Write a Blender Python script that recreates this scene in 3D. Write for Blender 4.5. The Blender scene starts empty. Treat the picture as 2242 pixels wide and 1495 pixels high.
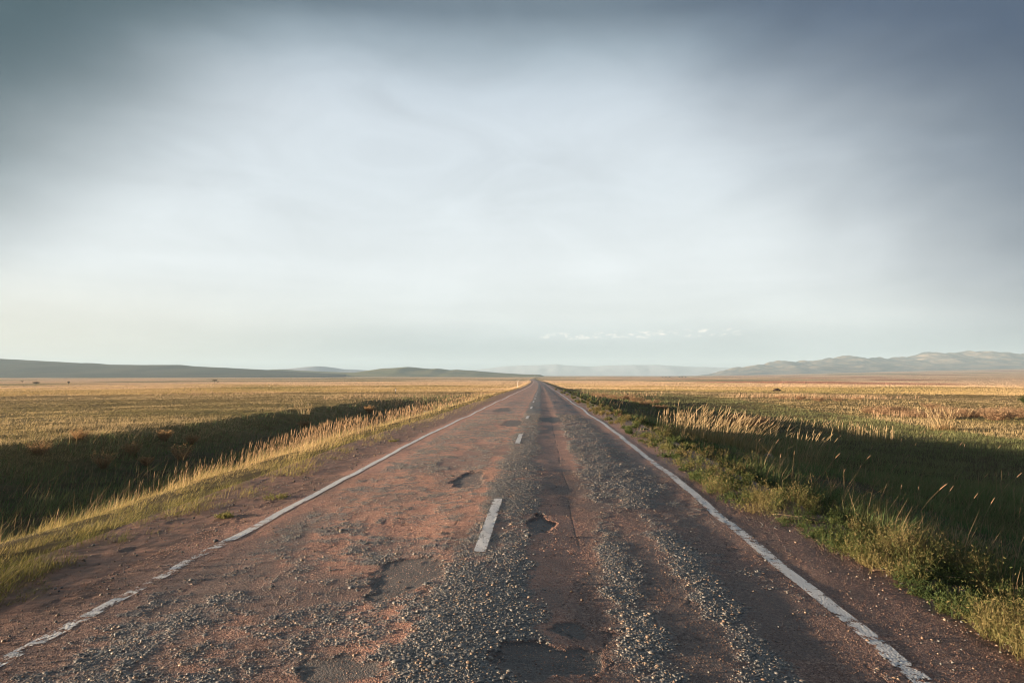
import bpy, math, random
import numpy as np
from mathutils import Vector

# ------------------------------------------------------------------ camera, sky, sun, exposure
SC = bpy.context.scene
COL = SC.collection
CAMX, CAMZ, FPX = 0.62, 1.92, 1495.0            # photo focal length in photo pixels (24 mm on 36 mm)
VPX, VPY = 1187.0, 816.0                        # where the road's direction meets eye level in the photo
cam_d = bpy.data.cameras.new('camera')
cam_d.lens = 24.0
cam_d.sensor_width = 36.0
cam_d.clip_start = 0.05
cam_d.clip_end = 40000
cam = bpy.data.objects.new('camera', cam_d)
COL.objects.link(cam)
cam.location = (CAMX, 0, CAMZ)
cam.rotation_euler = (math.radians(90 + 2.62), 0, math.radians(2.53))
SC.camera = cam

SUN_EL, SUN_BACK = 4.2, 9.0                     # degrees above the horizon; degrees behind square-left
sun_dir = Vector((-math.cos(math.radians(SUN_BACK)) * math.cos(math.radians(SUN_EL)),
                  -math.sin(math.radians(SUN_BACK)) * math.cos(math.radians(SUN_EL)),
                  math.sin(math.radians(SUN_EL))))
sun_l = bpy.data.lights.new('sun', 'SUN')
sun_l.energy = 5.0
sun_l.angle = math.radians(0.6)
sun_l.color = (1.0, 0.77, 0.54)
sun = bpy.data.objects.new('sun', sun_l)
COL.objects.link(sun)
sun.rotation_euler = (-sun_dir).to_track_quat('-Z', 'Y').to_euler()

SC.view_settings.view_transform = 'Standard'
SC.view_settings.look = 'None'
SC.view_settings.exposure = 2.25
SC.view_settings.gamma = 1.0
SC.render.engine = 'CYCLES'
cy = SC.cycles
cy.max_bounces = 6
cy.diffuse_bounces = 3
cy.glossy_bounces = 2
cy.transmission_bounces = 3
cy.transparent_max_bounces = 8
cy.volume_bounces = 4
cy.use_denoising = True
try:
    cy.denoiser = 'OPENIMAGEDENOISE'
    cy.denoising_input_passes = 'RGB_ALBEDO_NORMAL'
except Exception:
    pass
cy.sample_clamp_indirect = 4.0
cy.filter_width = 1.15


class NT:
    """short-hand for building node trees"""
    def __init__(self, tree):
        self.t = tree
        self.n = tree.nodes
        self.l = tree.links
        self.n.clear()

    def node(self, kind, **kw):
        nd = self.n.new(kind)
        for k, v in kw.items():
            setattr(nd, k, v)
        return nd

    def put(self, sock, v):
        if v is None:
            return
        if isinstance(v, bpy.types.NodeSocket):
            self.l.new(v, sock)
        else:
            sock.default_value = v

    def math(self, op, a, b=None, c=None, clamp=False):
        nd = self.node('ShaderNodeMath', operation=op, use_clamp=clamp)
        for i, v in enumerate((a, b, c)):
            if v is not None:
                self.put(nd.inputs[i], v)
        return nd.outputs[0]

    def vmath(self, op, a, b=None, out=0):
        nd = self.node('ShaderNodeVectorMath', operation=op)
        self.put(nd.inputs[0], a)
        if b is not None:
            self.put(nd.inputs[1], b)
        return nd.outputs[out]

    def sstep(self, v, lo, hi, a=0.0, b=1.0):
        nd = self.node('ShaderNodeMapRange', interpolation_type='SMOOTHSTEP')
        self.put(nd.inputs[0], v)
        for i, q in enumerate((lo, hi, a, b)):
            self.put(nd.inputs[1 + i], q)
        return nd.outputs[0]

    def mix(self, f, a, b, blend='MIX'):
        nd = self.node('ShaderNodeMix', data_type='RGBA', blend_type=blend)
        self.put(nd.inputs[0], f)
        self.put(nd.inputs[6], a if not isinstance(a, tuple) else (*a[:3], 1))
        self.put(nd.inputs[7], b if not isinstance(b, tuple) else (*b[:3], 1))
        return nd.outputs[2]

    def noise(self, vec, scale, detail=2.0, rough=0.5, out=0, dist=0.0):
        nd = self.node('ShaderNodeTexNoise')
        self.put(nd.inputs['Vector'], vec)
        nd.inputs['Scale'].default_value = scale
        nd.inputs['Detail'].default_value = detail
        nd.inputs['Roughness'].default_value = rough
        nd.inputs['Distortion'].default_value = dist
        return nd.outputs[out]

    def ramp(self, f, stops):
        nd = self.node('ShaderNodeValToRGB')
        self.put(nd.inputs[0], f)
        e = nd.color_ramp.elements
        e[0].position, e[0].color = stops[0][0], (*stops[0][1], 1)
        e[1].position, e[1].color = stops[-1][0], (*stops[-1][1], 1)
        for p, c in stops[1:-1]:
            q = e.new(p)
            q.color = (*c, 1)
        return nd.outputs[0]


world = bpy.data.worlds.new('World')
SC.world = world
world.use_nodes = True
w = NT(world.node_tree)
SKY_STRENGTH = 0.10
gen = w.node('ShaderNodeTexCoord').outputs['Generated']
sep = w.node('ShaderNodeSeparateXYZ')
w.put(sep.inputs[0], gen)
dx, dy, dz = sep.outputs
nish = w.node('ShaderNodeTexSky')
nish.sky_type = 'NISHITA'
nish.sun_disc = False
nish.sun_elevation = math.radians(SUN_EL)
nish.sun_rotation = math.atan2(sun_dir.x, sun_dir.y)
nish.dust_density = 2.0
# a high veil of thin cloud over the clear sky, thinning and darkening away from the bright middle
wob = w.noise(w.vmath('MULTIPLY', gen, (1.0, 1.0, 2.2)), 2.2, 4.0, 0.5)
wobc = w.math('SUBTRACT', wob, 0.5)
zz = w.math('ADD', dz, w.math('MULTIPLY', wobc, 0.06))
veil = w.ramp(w.math('MULTIPLY', zz, 1.0, clamp=True), [
    (0.0, (0.50, 0.58, 0.60)), (0.03, (0.52, 0.59, 0.60)), (0.075, (0.73, 0.775, 0.77)), (0.145, (0.78, 0.83, 0.845)),
    (0.26, (0.67, 0.735, 0.775)), (0.34, (0.62, 0.69, 0.745)), (0.385, (0.535, 0.61, 0.675)), (0.43, (0.34, 0.415, 0.48)), (0.472, (0.16, 0.215, 0.27)),
    (0.60, (0.12, 0.16, 0.20)), (0.8, (0.18, 0.23, 0.29)), (1.0, (0.21, 0.26, 0.33))])
m_r = w.sstep(w.math('ADD', w.math('ADD', dx, w.math('MULTIPLY', dz, 0.9)), w.math('MULTIPLY', wobc, 0.26)), 0.42, 0.86)
m_l = w.sstep(w.math('ADD', w.math('SUBTRACT', w.math('MULTIPLY', dz, 1.1), dx), w.math('MULTIPLY', wobc, 0.16)), 0.68, 1.02)
front = w.sstep(dz, 0.70, 0.52)
veil = w.mix(w.math('MULTIPLY', m_r, front), veil, (0.065, 0.10, 0.165))
veil = w.mix(w.math('MULTIPLY', m_l, front), veil, (0.06, 0.105, 0.13))
veil = w.mix(w.sstep(dy, 0.25, -0.25), veil, (0.13, 0.16, 0.20))     # unseen sky behind the camera darkened to cut fill light on the ground
# warm glow low on the sun's side
glow = w.math('MULTIPLY', w.sstep(dx, -0.1, -0.75), w.sstep(dz, 0.16, 0.0))
veil = w.mix(w.math('MULTIPLY', glow, 0.75), veil, (0.88, 0.81, 0.66))
# soft streaks of thicker cloud
st = w.noise(w.vmath('MULTIPLY', gen, (2.0, 2.0, 16.0)), 1.6, 5.0, 0.55, dist=0.3)
st2 = w.noise(w.vmath('MULTIPLY', gen, (1.0, 1.3, 2.8)), 4.2, 8.0, 0.60, dist=0.9)
sf = w.math('ADD', w.math('MULTIPLY', w.math('SUBTRACT', st, 0.5), w.sstep(dz, 0.30, 0.05, 0.0, 0.26)),
            w.math('MULTIPLY', w.math('SUBTRACT', st2, 0.5), w.sstep(dz, 0.02, 0.30, 0.10, 0.36)))
veil = w.vmath('SCALE', veil)
vs = w.n[-1]
w.put(vs.inputs[3], w.math('ADD', 1.0, sf))
# a row of small sunlit cumulus low over the far plain
az = w.math('DIVIDE', dx, w.math('MAXIMUM', dy, 0.05))
cv = w.node('ShaderNodeCombineXYZ')
w.put(cv.inputs[0], w.math('MULTIPLY', az, 62.0))
w.put(cv.inputs[1], w.math('MULTIPLY', dz, 150.0))
cn = w.noise(cv.outputs[0], 1.0, 4.0, 0.6)
slope = w.math('SUBTRACT', w.math('SUBTRACT', dz, 0.0535), w.math('MULTIPLY', az, 0.016))
cband = w.math('MULTIPLY', w.sstep(slope, -0.0075, -0.003), w.sstep(slope, 0.0065, 0.001))
caz = w.math('MULTIPLY', w.sstep(az, -0.02, 0.03), w.sstep(az, 0.30, 0.26))
cu = w.math('MULTIPLY', w.math('MULTIPLY', cband, caz), w.sstep(cn, 0.48, 0.68))
veil = w.mix(w.math('MULTIPLY', cu, 0.7), veil, (1.4, 1.28, 1.14))
veil = w.vmath('SCALE', veil)
vs = w.n[-1]
w.put(vs.inputs[3], 0.225 / SKY_STRENGTH)
skyc = w.mix(0.98, nish.outputs[0], veil)
bg = w.node('ShaderNodeBackground')
w.put(bg.inputs[0], skyc)
bg.inputs[1].default_value = SKY_STRENGTH
wo = w.node('ShaderNodeOutputWorld')
w.l.new(bg.outputs[0], wo.inputs[0])

# ------------------------------------------------------------------ helpers
rng = np.random.default_rng(11)


def vnoise(x, y, seed=0):
    x = np.asarray(x, float)
    y = np.asarray(y, float)
    xi, yi = np.floor(x), np.floor(y)
    fx, fy = x - xi, y - yi
    fx = fx * fx * fx * (fx * (fx * 6 - 15) + 10)
    fy = fy * fy * fy * (fy * (fy * 6 - 15) + 10)
    ix, iy = xi.astype(np.int64), yi.astype(np.int64)

    def h(a, b):
        n = (a * 374761393 + b * 668265263 + seed * 974711) & 0xFFFFFFFF
        n = ((n ^ (n >> 13)) * 1274126177) & 0xFFFFFFFF
        n = ((n ^ (n >> 15)) * 2246822519) & 0xFFFFFFFF
        return ((n ^ (n >> 16)) & 0xFFFFFF) / float(0xFFFFFF)
    a, b, c, d = h(ix, iy), h(ix + 1, iy), h(ix, iy + 1), h(ix + 1, iy + 1)
    return (a * (1 - fx) + b * fx) * (1 - fy) + (c * (1 - fx) + d * fx) * fy


def fbm(x, y, seed=0, octv=4, gain=0.5):
    t, amp, tot = 0.0, 1.0, 0.0
    for k in range(octv):
        t = t + amp * vnoise(x * 2 ** k + 17.3 * k, y * 2 ** k - 9.1 * k, seed + 31 * k)
        tot += amp
        amp *= gain
    return t / tot


def ss(a, b, v):
    t = np.clip((np.asarray(v, float) - a) / (b - a), 0, 1)
    return t * t * (3 - 2 * t)


def px(u, y):
    """world x of photo column u at depth y"""
    return CAMX + (u - VPX) / FPX * y


ZR = ([-50, 0, 22, 39, 100, 163, 264, 500, 1000, 2000, 5000, 9500, 13000], [0, 0, -.03, -.25, -.93, -1.8, -2.94, -5.0, -9.2, -11.5, -21, -42, -60])


def zroad(r):
    r = np.asarray(r, float)
    t = 0
    for k in np.linspace(0.82, 1.18, 9):
        t = t + np.interp(r * k, ZR[0], ZR[1])
    return t / 9


def xroad(y):
    y = np.clip(np.asarray(y, float), 0, 1200)
    return -12.0 * (np.maximum(y - 30, 0) / 970) ** 2


CS_S = np.array([-400, -60, -26, -22.6, -20.9, -18.9, -14, -9.6, -7.5, -6.6, -5.4, -4.6, -4.2, 3.7, 4.1, 4.6, 5.4, 9.5, 14, 30, 60, 400])
CS_Z = np.array([-1.0, -1.0, -0.93, -0.98, -1.35, -1.85, -2.05, -1.95, -0.5, -0.30, -0.15, -0.045, -0.14, -0.14, -0.05, -0.06, -0.2, -1.12, -1.2, -1.05, -1.0, -1.0])
CS_P = np.array([-1.0, -1.0, -0.95, -0.95, -0.95, -0.95, -0.95, -0.9, -0.5, -0.30, -0.15, -0.045, -0.14, -0.14, -0.05, -0.06, -0.15, -0.35, -0.42, -0.6, -0.8, -1.0])


def ground_z(x, y):
    x = np.asarray(x, float)
    y = np.asarray(y, float)
    r = np.sqrt(x * x + y * y)
    s0 = x - xroad(y)
    amp = ss(6, 10, np.abs(s0))
    s = s0 + amp * 3.2 * (fbm(y / 9.0, s0 / 14.0, 5, 3) - 0.5) * np.where(s0 < 0, 1, .7)
    c = np.interp(s, CS_S, CS_Z)
    p = np.interp(s, CS_S, CS_P)
    k = ss(78, 122, y + 8 * fbm(x / 7, y / 9, 8, 2)) * (s0 < 0) + ss(38, 80, y) * (s0 >= 0)
    z = zroad(r) + c * (1 - k) + p * k - .06 * ss(3.2, 5.0, np.abs(s0)) * ss(30, 8, np.abs(s0))
    far = ss(4.6, 11, np.abs(s0))
    z = z + far * (0.30 * (fbm(x / 11, y / 11, 3, 3) - .5) + 0.12 * (fbm(x / 1.9, y / 1.9, 4, 2) - .5) * (1 - ss(150, 400, r)))
    z = z + 0.05 * (fbm(x / .5, y / .5, 7, 2) - .5) * ss(3.6, 4.6, np.abs(s0)) * (1 - ss(40, 80, r))
    z = z + ss(60, 300, np.abs(s0)) * (2.2 * (fbm(x / 160, y / 160, 13, 3) - .5))
    z = z + 62 * ss(900, 6500, r) * ss(.16, .66, x / np.maximum(r, 1)) * (y > 0)
    return z


def mesh_obj(name, verts, faces, mat=None, parent=None, attrs=None, col=None, smooth=True, uniform=None):
    """verts (N,3) array, faces (M,k) array with k 3 or 4"""
    me = bpy.data.meshes.new(name)
    verts = np.asarray(verts, np.float32)
    faces = np.asarray(faces, np.int32)
    m, k = faces.shape
    me.vertices.add(len(verts))
    me.vertices.foreach_set('co', verts.ravel())
    me.loops.add(m * k)
    me.loops.foreach_set('vertex_index', faces.ravel())
    me.polygons.add(m)
    me.polygons.foreach_set('loop_start', np.arange(0, m * k, k, dtype=np.int32))
    me.polygons.foreach_set('use_smooth', np.full(m, smooth))
    if col is not None:
        a = me.color_attributes.new('tint', 'FLOAT_COLOR', 'POINT')
        c4 = np.ones((len(verts), 4), np.float32)
        c4[:, :3] = col
        a.data.foreach_set('color', c4.ravel())
    for an, av in (attrs or {}).items():
        a = me.attributes.new(an, 'FLOAT', 'POINT')
        a.data.foreach_set('value', np.asarray(av, np.float32).ravel())
    me.update(calc_edges=True)
    if mat:
        me.materials.append(mat)
    o = bpy.data.objects.new(name, me)
    COL.objects.link(o)
    if parent:
        o.parent = parent
    return o


def tag(o, label=None, cat=None, group=None, kind=None):
    if label:
        o['label'] = label
    if cat:
        o['category'] = cat
    if group:
        o['group'] = group
    if kind:
        o['kind'] = kind
    return o


def thing(name, loc, label, cat, group=None, rz=0.0):
    o = bpy.data.objects.new(name, None)
    o.empty_display_size = 0.2
    COL.objects.link(o)
    o.location = loc
    o.rotation_euler = (0, 0, rz)
    return tag(o, label, cat, group)


def copy_thing(root, loc, rz=0.0, scale=1.0, label=None):
    r = root.copy()
    COL.objects.link(r)
    r.location = loc
    r.rotation_euler = (0, 0, rz)
    r.scale = (scale, scale, scale)
    if label:
        r['label'] = label
    for ch in list(root.children):
        c = ch.copy()
        COL.objects.link(c)
        c.parent = r
        for g in ch.children:
            d = g.copy()
            COL.objects.link(d)
            d.parent = c
    return r


def grid_faces(nr, nc):
    i = np.arange((nr - 1) * (nc - 1))
    r, c = i // (nc - 1), i % (nc - 1)
    a = r * nc + c
    return np.stack([a, a + 1, a + nc + 1, a + nc], 1)


class Acc:
    def __init__(self):
        self.v, self.f, self.c, self.n = [], [], [], 0

    def add(self, v, f, c):
        v = np.asarray(v, np.float32).reshape(-1, 3)
        self.v.append(v)
        self.f.append(np.asarray(f, np.int64) + self.n)
        self.c.append(np.asarray(c, np.float32).reshape(-1, 3))
        self.n += len(v)

    def build(self, name, mat, parent=None, smooth=True):
        return mesh_obj(name, np.concatenate(self.v), np.concatenate(self.f), mat, parent, col=np.concatenate(self.c), smooth=smooth)


def blades(acc, pos, h, wd, ldir, lean, bend, col, nseg=2, tipcol=None, tipw=0.0, yaw=None):
    """strips of triangles: one tapering, leaning, bending blade per row of pos"""
    n = len(pos)
    yaw = rng.uniform(0, math.pi, n) if yaw is None else yaw
    side = np.stack([np.cos(yaw), np.sin(yaw), np.zeros(n)], 1)
    ld = np.stack([np.cos(ldir), np.sin(ldir), np.zeros(n)], 1)
    rows, cols = [], []
    tipcol = col if tipcol is None else tipcol
    for k in range(nseg + 1):
        t = k / nseg
        ctr = pos + ld * (h * (lean * t + bend * t * t))[:, None]
        ctr[:, 2] += h * (t - 0.35 * bend * t * t)
        ww = wd * ((1 - t) ** 0.6 * (1 - tipw) + tipw) * 0.5
        cc = col * (1 - t) + tipcol * t
        if k < nseg:
            rows += [ctr - side * ww[:, None], ctr + side * ww[:, None]]
            cols += [cc, cc]
        else:
            rows.append(ctr)
            cols.append(cc)
    m = len(rows)
    v = np.stack(rows, 1).reshape(-1, 3)
    c = np.stack(cols, 1).reshape(-1, 3)
    base = (np.arange(n) * m)[:, None]
    tri = []
    for k in range(nseg - 1):
        a = 2 * k
        tri += [[a, a + 1, a + 3], [a, a + 3, a + 2]]
    a = 2 * (nseg - 1)
    tri.append([a, a + 1, a + 2])
    f = (base[:, :, None] + np.array(tri)[None]).reshape(-1, 3)
    acc.add(v, f, c)


def heads(acc, pos, h, ldir, lean, bend, t0, rad, col, over=0.0):
    """spindle-shaped seed heads on the top part (from t0 of its length) of the stalks given as for blades()"""
    n = len(pos)
    ld = np.stack([np.cos(ldir), np.sin(ldir), np.zeros(n)], 1)
    sd = np.stack([-np.sin(ldir), np.cos(ldir), np.zeros(n)], 1)
    up = np.array([0, 0, 1.0])
    rows = []
    for q, rr in ((0, 0), (.22, 1), (.7, .8), (1, 0)):
        t = t0 + (1 + over - t0) * q
        ctr = pos + ld * (h * (lean * t + bend * t * t))[:, None]
        ctr[:, 2] += h * (t - 0.35 * bend * t * t)
        if rr == 0:
            rows.append(ctr)
        else:
            tx = ld * (1 - 0.3 * bend)[:, None] - up * (lean + 2 * bend)[:, None] * .6
            for an in range(4):
                a = an * math.pi / 2
                rows.append(ctr + (tx * math.cos(a) + sd * math.sin(a)) * (rad * rr)[:, None])
    v = np.stack(rows, 1)
    m = v.shape[1]
    tri = []
    for a in range(4):
        b = (a + 1) % 4
        tri += [[0, 1 + a, 1 + b], [1 + a, 5 + a, 5 + b], [1 + a, 5 + b, 1 + b], [5 + a, 9, 5 + b]]
    f = ((np.arange(n) * m)[:, None, None] + np.array(tri)[None]).reshape(-1, 3)
    acc.add(v.reshape(-1, 3), f, np.repeat(col, m, 0))


def leaves(acc, pos, dirv, ln, wd, col):
    """little four-cornered leaves, each from pos along dirv"""
    n = len(pos)
    r = rng.normal(size=(n, 3))
    sd = np.cross(dirv, r)
    sd /= np.linalg.norm(sd, axis=1)[:, None] + 1e-9
    mid = pos + dirv * (ln * .45)[:, None]
    v = np.stack([pos, mid + sd * (wd * .5)[:, None], pos + dirv * ln[:, None], mid - sd * (wd * .5)[:, None]], 1).reshape(-1, 3)
    f = ((np.arange(n) * 4)[:, None, None] + np.array([[0, 1, 2], [0, 2, 3]])[None]).reshape(-1, 3)
    acc.add(v, f, np.repeat(col, 4, 0))


def lerp_col(cols, t):
    cols = np.array(cols, float)
    t = np.clip(t, 0, 1) * (len(cols) - 1)
    i = np.minimum(t.astype(int), len(cols) - 2)
    f = (t - i)[:, None]
    return cols[i] * (1 - f) + cols[i + 1] * f


# ------------------------------------------------------------------ materials
def principled(name, rough=0.8, spec=0.3):
    m = bpy.data.materials.new(name)
    m.use_nodes = True
    k = NT(m.node_tree)
    b = k.node('ShaderNodeBsdfPrincipled')
    b.inputs['Roughness'].default_value = rough
    b.inputs['Specular IOR Level'].default_value = spec
    o = k.node('ShaderNodeOutputMaterial')
    k.l.new(b.outputs[0], o.inputs[0])
    return m, k, b, o


def attr(k, name, out='Fac'):
    nd = k.node('ShaderNodeAttribute')
    nd.attribute_name = name
    return nd.outputs[out]


def plant_mat(name, trans=0.35, spec=0.15):
    m = bpy.data.materials.new(name)
    m.use_nodes = True
    k = NT(m.node_tree)
    c = attr(k, 'tint', 'Color')
    d = k.node('ShaderNodeBsdfPrincipled')
    d.inputs['Roughness'].default_value = 0.7
    d.inputs['Specular IOR Level'].default_value = spec
    k.put(d.inputs['Base Color'], c)
    t = k.node('ShaderNodeBsdfTranslucent')
    k.put(t.inputs[0], c)
    mx = k.node('ShaderNodeMixShader')
    mx.inputs[0].default_value = trans
    k.l.new(d.outputs[0], mx.inputs[1])
    k.l.new(t.outputs[0], mx.inputs[2])
    o = k.node('ShaderNodeOutputMaterial')
    k.l.new(mx.outputs[0], o.inputs[0])
    return m


M_GRASS = plant_mat('grass_blade', 0.35)
M_DRY = plant_mat('dry_straw', 0.25)
M_TWIG = plant_mat('twig', 0.05)


def rock_mat(name, c1, c2, scale):
    m, k, b, o = principled(name, .85, .3)
    g = k.node('ShaderNodeTexCoord').outputs['Object']
    n = k.noise(g, scale, 5, .6)
    k.put(b.inputs['Base Color'], k.mix(n, c1, c2))
    bp = k.node('ShaderNodeBump')
    bp.inputs['Strength'].default_value = .5
    bp.inputs['Distance'].default_value = .03
    k.put(bp.inputs['Height'], n)
    k.l.new(bp.outputs[0], b.inputs['Normal'])
    return m


# ground: soil and the colour of the far grass, with a rough micro-relief that stands in scale for turf
m_ground, k, b, o = principled('steppe_soil', .95, .05)
pos = k.node('ShaderNodeNewGeometry')
P = pos.outputs['Position']
c = attr(k, 'tint', 'Color')
n1 = k.noise(P, 1.7, 4, .6)
n2 = k.noise(P, 14.0, 3, .6)
c = k.mix(.8, c, k.ramp(n1, [(.3, (.62, .62, .6)), (.7, (1.35, 1.33, 1.3))]), 'MULTIPLY')
c = k.mix(.6, c, k.ramp(n2, [(.3, (.6, .6, .58)), (.7, (1.4, 1.38, 1.35))]), 'MULTIPLY')
k.put(b.inputs['Base Color'], c)
tf = attr(k, 'turf')
nv = k.noise(P, 3.1, 2, .5, out=1)
nv2 = k.vmath('SUBTRACT', nv, (.5, .5, .5))
sc = k.node('ShaderNodeVectorMath', operation='SCALE')
k.put(sc.inputs[0], nv2)
k.put(sc.inputs[3], k.math('MULTIPLY', tf, 9.0))
nn = k.vmath('NORMALIZE', k.vmath('ADD', pos.outputs['Normal'], sc.outputs[0]))
k.put(b.inputs['Normal'], nn)
M_GROUND = m_ground


def hill_mat(name, c1, c2, scale, relief):
    m, k, b, o = principled(name, .95, .05)
    g = k.node('ShaderNodeNewGeometry')
    n = k.noise(k.vmath('MULTIPLY', g.outputs['Position'], (1, 1, 3)), scale, 6, .6)
    k.put(b.inputs['Base Color'], k.mix(k.sstep(n, .35, .65), c1, c2))
    nv = k.vmath('SUBTRACT', k.noise(g.outputs['Position'], .3, 2, .5, out=1), (.5, .5, .5))
    sc = k.node('ShaderNodeVectorMath', operation='SCALE')
    k.put(sc.inputs[0], nv)
    sc.inputs[3].default_value = relief
    k.put(b.inputs['Normal'], k.vmath('NORMALIZE', k.vmath('ADD', g.outputs['Normal'], sc.outputs[0])))
    return m


# road
m_road, k, b, o = principled('worn_red_asphalt', .62, .35)
P = k.node('ShaderNodeNewGeometry').outputs['Position']
gr, dk, dirt, crk = attr(k, 'gravel'), attr(k, 'dark'), attr(k, 'dirt'), attr(k, 'crack')
v1 = k.node('ShaderNodeTexVoronoi')
k.put(v1.inputs['Vector'], P)
v1.inputs['Scale'].default_value = 110.0
v2 = k.node('ShaderNodeTexVoronoi')
k.put(v2.inputs['Vector'], P)
v2.inputs['Scale'].default_value = 46.0
big = k.noise(P, .55, 4, .6)
mid = k.noise(P, 4.5, 4, .6)
chip = k.node('ShaderNodeSeparateColor')
k.put(chip.inputs[0], v1.outputs['Color'])
chip2 = k.node('ShaderNodeSeparateColor')
k.put(chip2.inputs[0], v2.outputs['Color'])
red = k.mix(k.sstep(big, .3, .7), (.47, .205, .128), (.58, .285, .18))
red = k.mix(k.sstep(mid, .35, .75), red, (.32, .14, .09))
red = k.mix(k.math('MULTIPLY', attr(k, 'oil_falloff'), .72), red, (.085, .054, .046))  # tar tone, also carries the painted foreground darkening
red = k.mix(k.math('MULTIPLY', k.sstep(chip2.outputs[2], .50, 1.0), .55), red, (.11, .068, .054))
red = k.mix(k.math('MULTIPLY', k.sstep(chip2.outputs[1], .66, 1.0), .5), red, (.62, .40, .28))
red = k.mix(k.math('MULTIPLY', k.sstep(chip.outputs[0], .55, 1.0), .55), red, (.56, .37, .29))
red = k.mix(k.math('MULTIPLY', k.sstep(chip.outputs[1], .55, 1.0), .7), red, (.09, .06, .052))
grey = k.mix(k.sstep(chip2.outputs[0], .1, .9), (.055, .058, .06), (.19, .19, .185))
grey = k.mix(k.math('MULTIPLY', k.sstep(chip2.outputs[1], .8, 1.0), .7), grey, (.36, .31, .25))
tar = k.mix(k.sstep(mid, .3, .7), (.055, .053, .053), (.12, .105, .095))
tar = k.mix(k.math('MULTIPLY', k.sstep(chip.outputs[2], .8, 1.0), .6), tar, (.22, .19, .165))
tar = k.mix(k.math('MULTIPLY', k.sstep(chip2.outputs[2], .6, 1.0), .5), tar, (.14, .095, .075))
dst = k.mix(k.sstep(mid, .3, .7), (.24, .125, .082), (.115, .064, .044))
c = k.mix(dirt, red, dst)
c = k.mix(gr, c, grey)
c = k.mix(dk, c, tar)
c = k.mix(crk, c, (.035, .028, .026))
k.put(b.inputs['Base Color'], c)
hgt = k.math('ADD', k.math('MULTIPLY', k.math('ADD', v1.outputs['Distance'], v2.outputs['Distance']), k.math('SUBTRACT', 1.0, gr)), k.math('MULTIPLY', v2.outputs['Distance'], k.math('MULTIPLY', gr, 2.6)))
bp = k.node('ShaderNodeBump')
bp.invert = True
bp.inputs['Strength'].default_value = 0.85
bp.inputs['Distance'].default_value = 0.006
k.put(bp.inputs['Height'], hgt)
k.l.new(bp.outputs[0], b.inputs['Normal'])
M_ROAD = m_road

m_paint, k, b, o = principled('worn_white_paint', .6, .4)
P = k.node('ShaderNodeNewGeometry').outputs['Position']
wear = attr(k, 'wear')
n = k.noise(P, 9.0, 5, .65)
n2 = k.noise(P, 60.0, 3, .6)
n3 = k.noise(P, 2.0, 3, .6)
k.put(b.inputs['Base Color'], k.mix(n3, (.70, .70, .70), (.52, .50, .48)))
cov = k.math('ADD', k.math('MULTIPLY', n, .62), k.math('MULTIPLY', n2, .38))
al = k.sstep(k.math('SUBTRACT', cov, wear), 0.0, 0.04)
k.put(b.inputs['Alpha'], al)
bp = k.node('ShaderNodeBump')
bp.inputs['Strength'].default_value = .6
bp.inputs['Distance'].default_value = .008
v = k.node('ShaderNodeTexVoronoi')
k.put(v.inputs['Vector'], P)
v.inputs['Scale'].default_value = 50
k.put(bp.inputs['Height'], v.outputs['Distance'])
bp.invert = True
k.l.new(bp.outputs[0], b.inputs['Normal'])
M_PAINT = m_paint

m_peb, k, b, o = principled('road_stone', .55, .45)
k.put(b.inputs['Base Color'], attr(k, 'tint', 'Color'))
M_PEB = m_peb

# ------------------------------------------------------------------ ground sheet: rings round the camera out to the horizon
def plain_col(x, y, r):
    f1 = fbm(x / 55, y / 55, 41, 4)
    f2 = fbm(x / 420, y / 420, 42, 4)
    c = lerp_col([(.26, .225, .085), (.42, .30, .135), (.56, .40, .235), (.62, .435, .28)], ss(.25, .75, .55 * f1 + .45 * f2 + .30 * ss(150, 700, r) - .06))
    g = ss(.56, .66, fbm(x / 240 + 7, y / 240, 46, 4))[:, None] * .7
    c = c * (1 - g) + np.array((.20, .195, .09)) * g
    rp = (ss(.58, .66, fbm(x / 260, y / 330, 47, 3)) * ss(350, 800, r) * ss(.05, .25, x / np.maximum(r, 1)))[:, None] * .8
    return c * (1 - rp) + np.array((.36, .14, .09)) * rp


def build_ground():
    r = np.concatenate([[0.4], np.geomspace(1.2, 12500, 780)])
    fwd = np.radians(np.concatenate([np.linspace(-58, 58, 720)]))
    back = np.radians(np.linspace(58, 302, 90)[1:-1])
    a = np.concatenate([fwd, back])
    a = np.append(a, a[0] + 2 * math.pi)
    R, A = np.meshgrid(r, a, indexing='ij')
    x = R * np.sin(A)
    y = R * np.cos(A)
    z = ground_z(x, y)
    x, y, z, rr = x.ravel(), y.ravel(), z.ravel(), R.ravel()
    s = x - xroad(y)
    # colour of what covers it
    f3 = fbm(x / 9, y / 9, 43, 3)
    soil = lerp_col([(.05, .042, .025), (.10, .078, .045)], f3)
    op = ss(15, 24, np.abs(s))[:, None]
    soil = soil * (1 - op) + lerp_col([(.15, .12, .05), (.27, .20, .09)], f3) * op
    plain = plain_col(x, y, rr)
    t = ss(70, 260, rr)[:, None]
    colr = soil * (1 - t) + plain * t
    dirt = (ss(5.0, 4.4, np.abs(s)) * (rr < 60))[:, None]
    colr = colr * (1 - dirt) + np.array((.13, .08, .058)) * dirt
    turf = ss(30, 160, rr)
    nr, nc = R.shape
    o = mesh_obj('ground', np.stack([x, y, z], 1), grid_faces(nr, nc)[:, ::-1], M_GROUND, col=colr, attrs={'turf': turf})
    tag(o, 'wide flat steppe of golden dry grass reaching to the far hills', 'ground', kind='structure')


build_ground()

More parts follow.
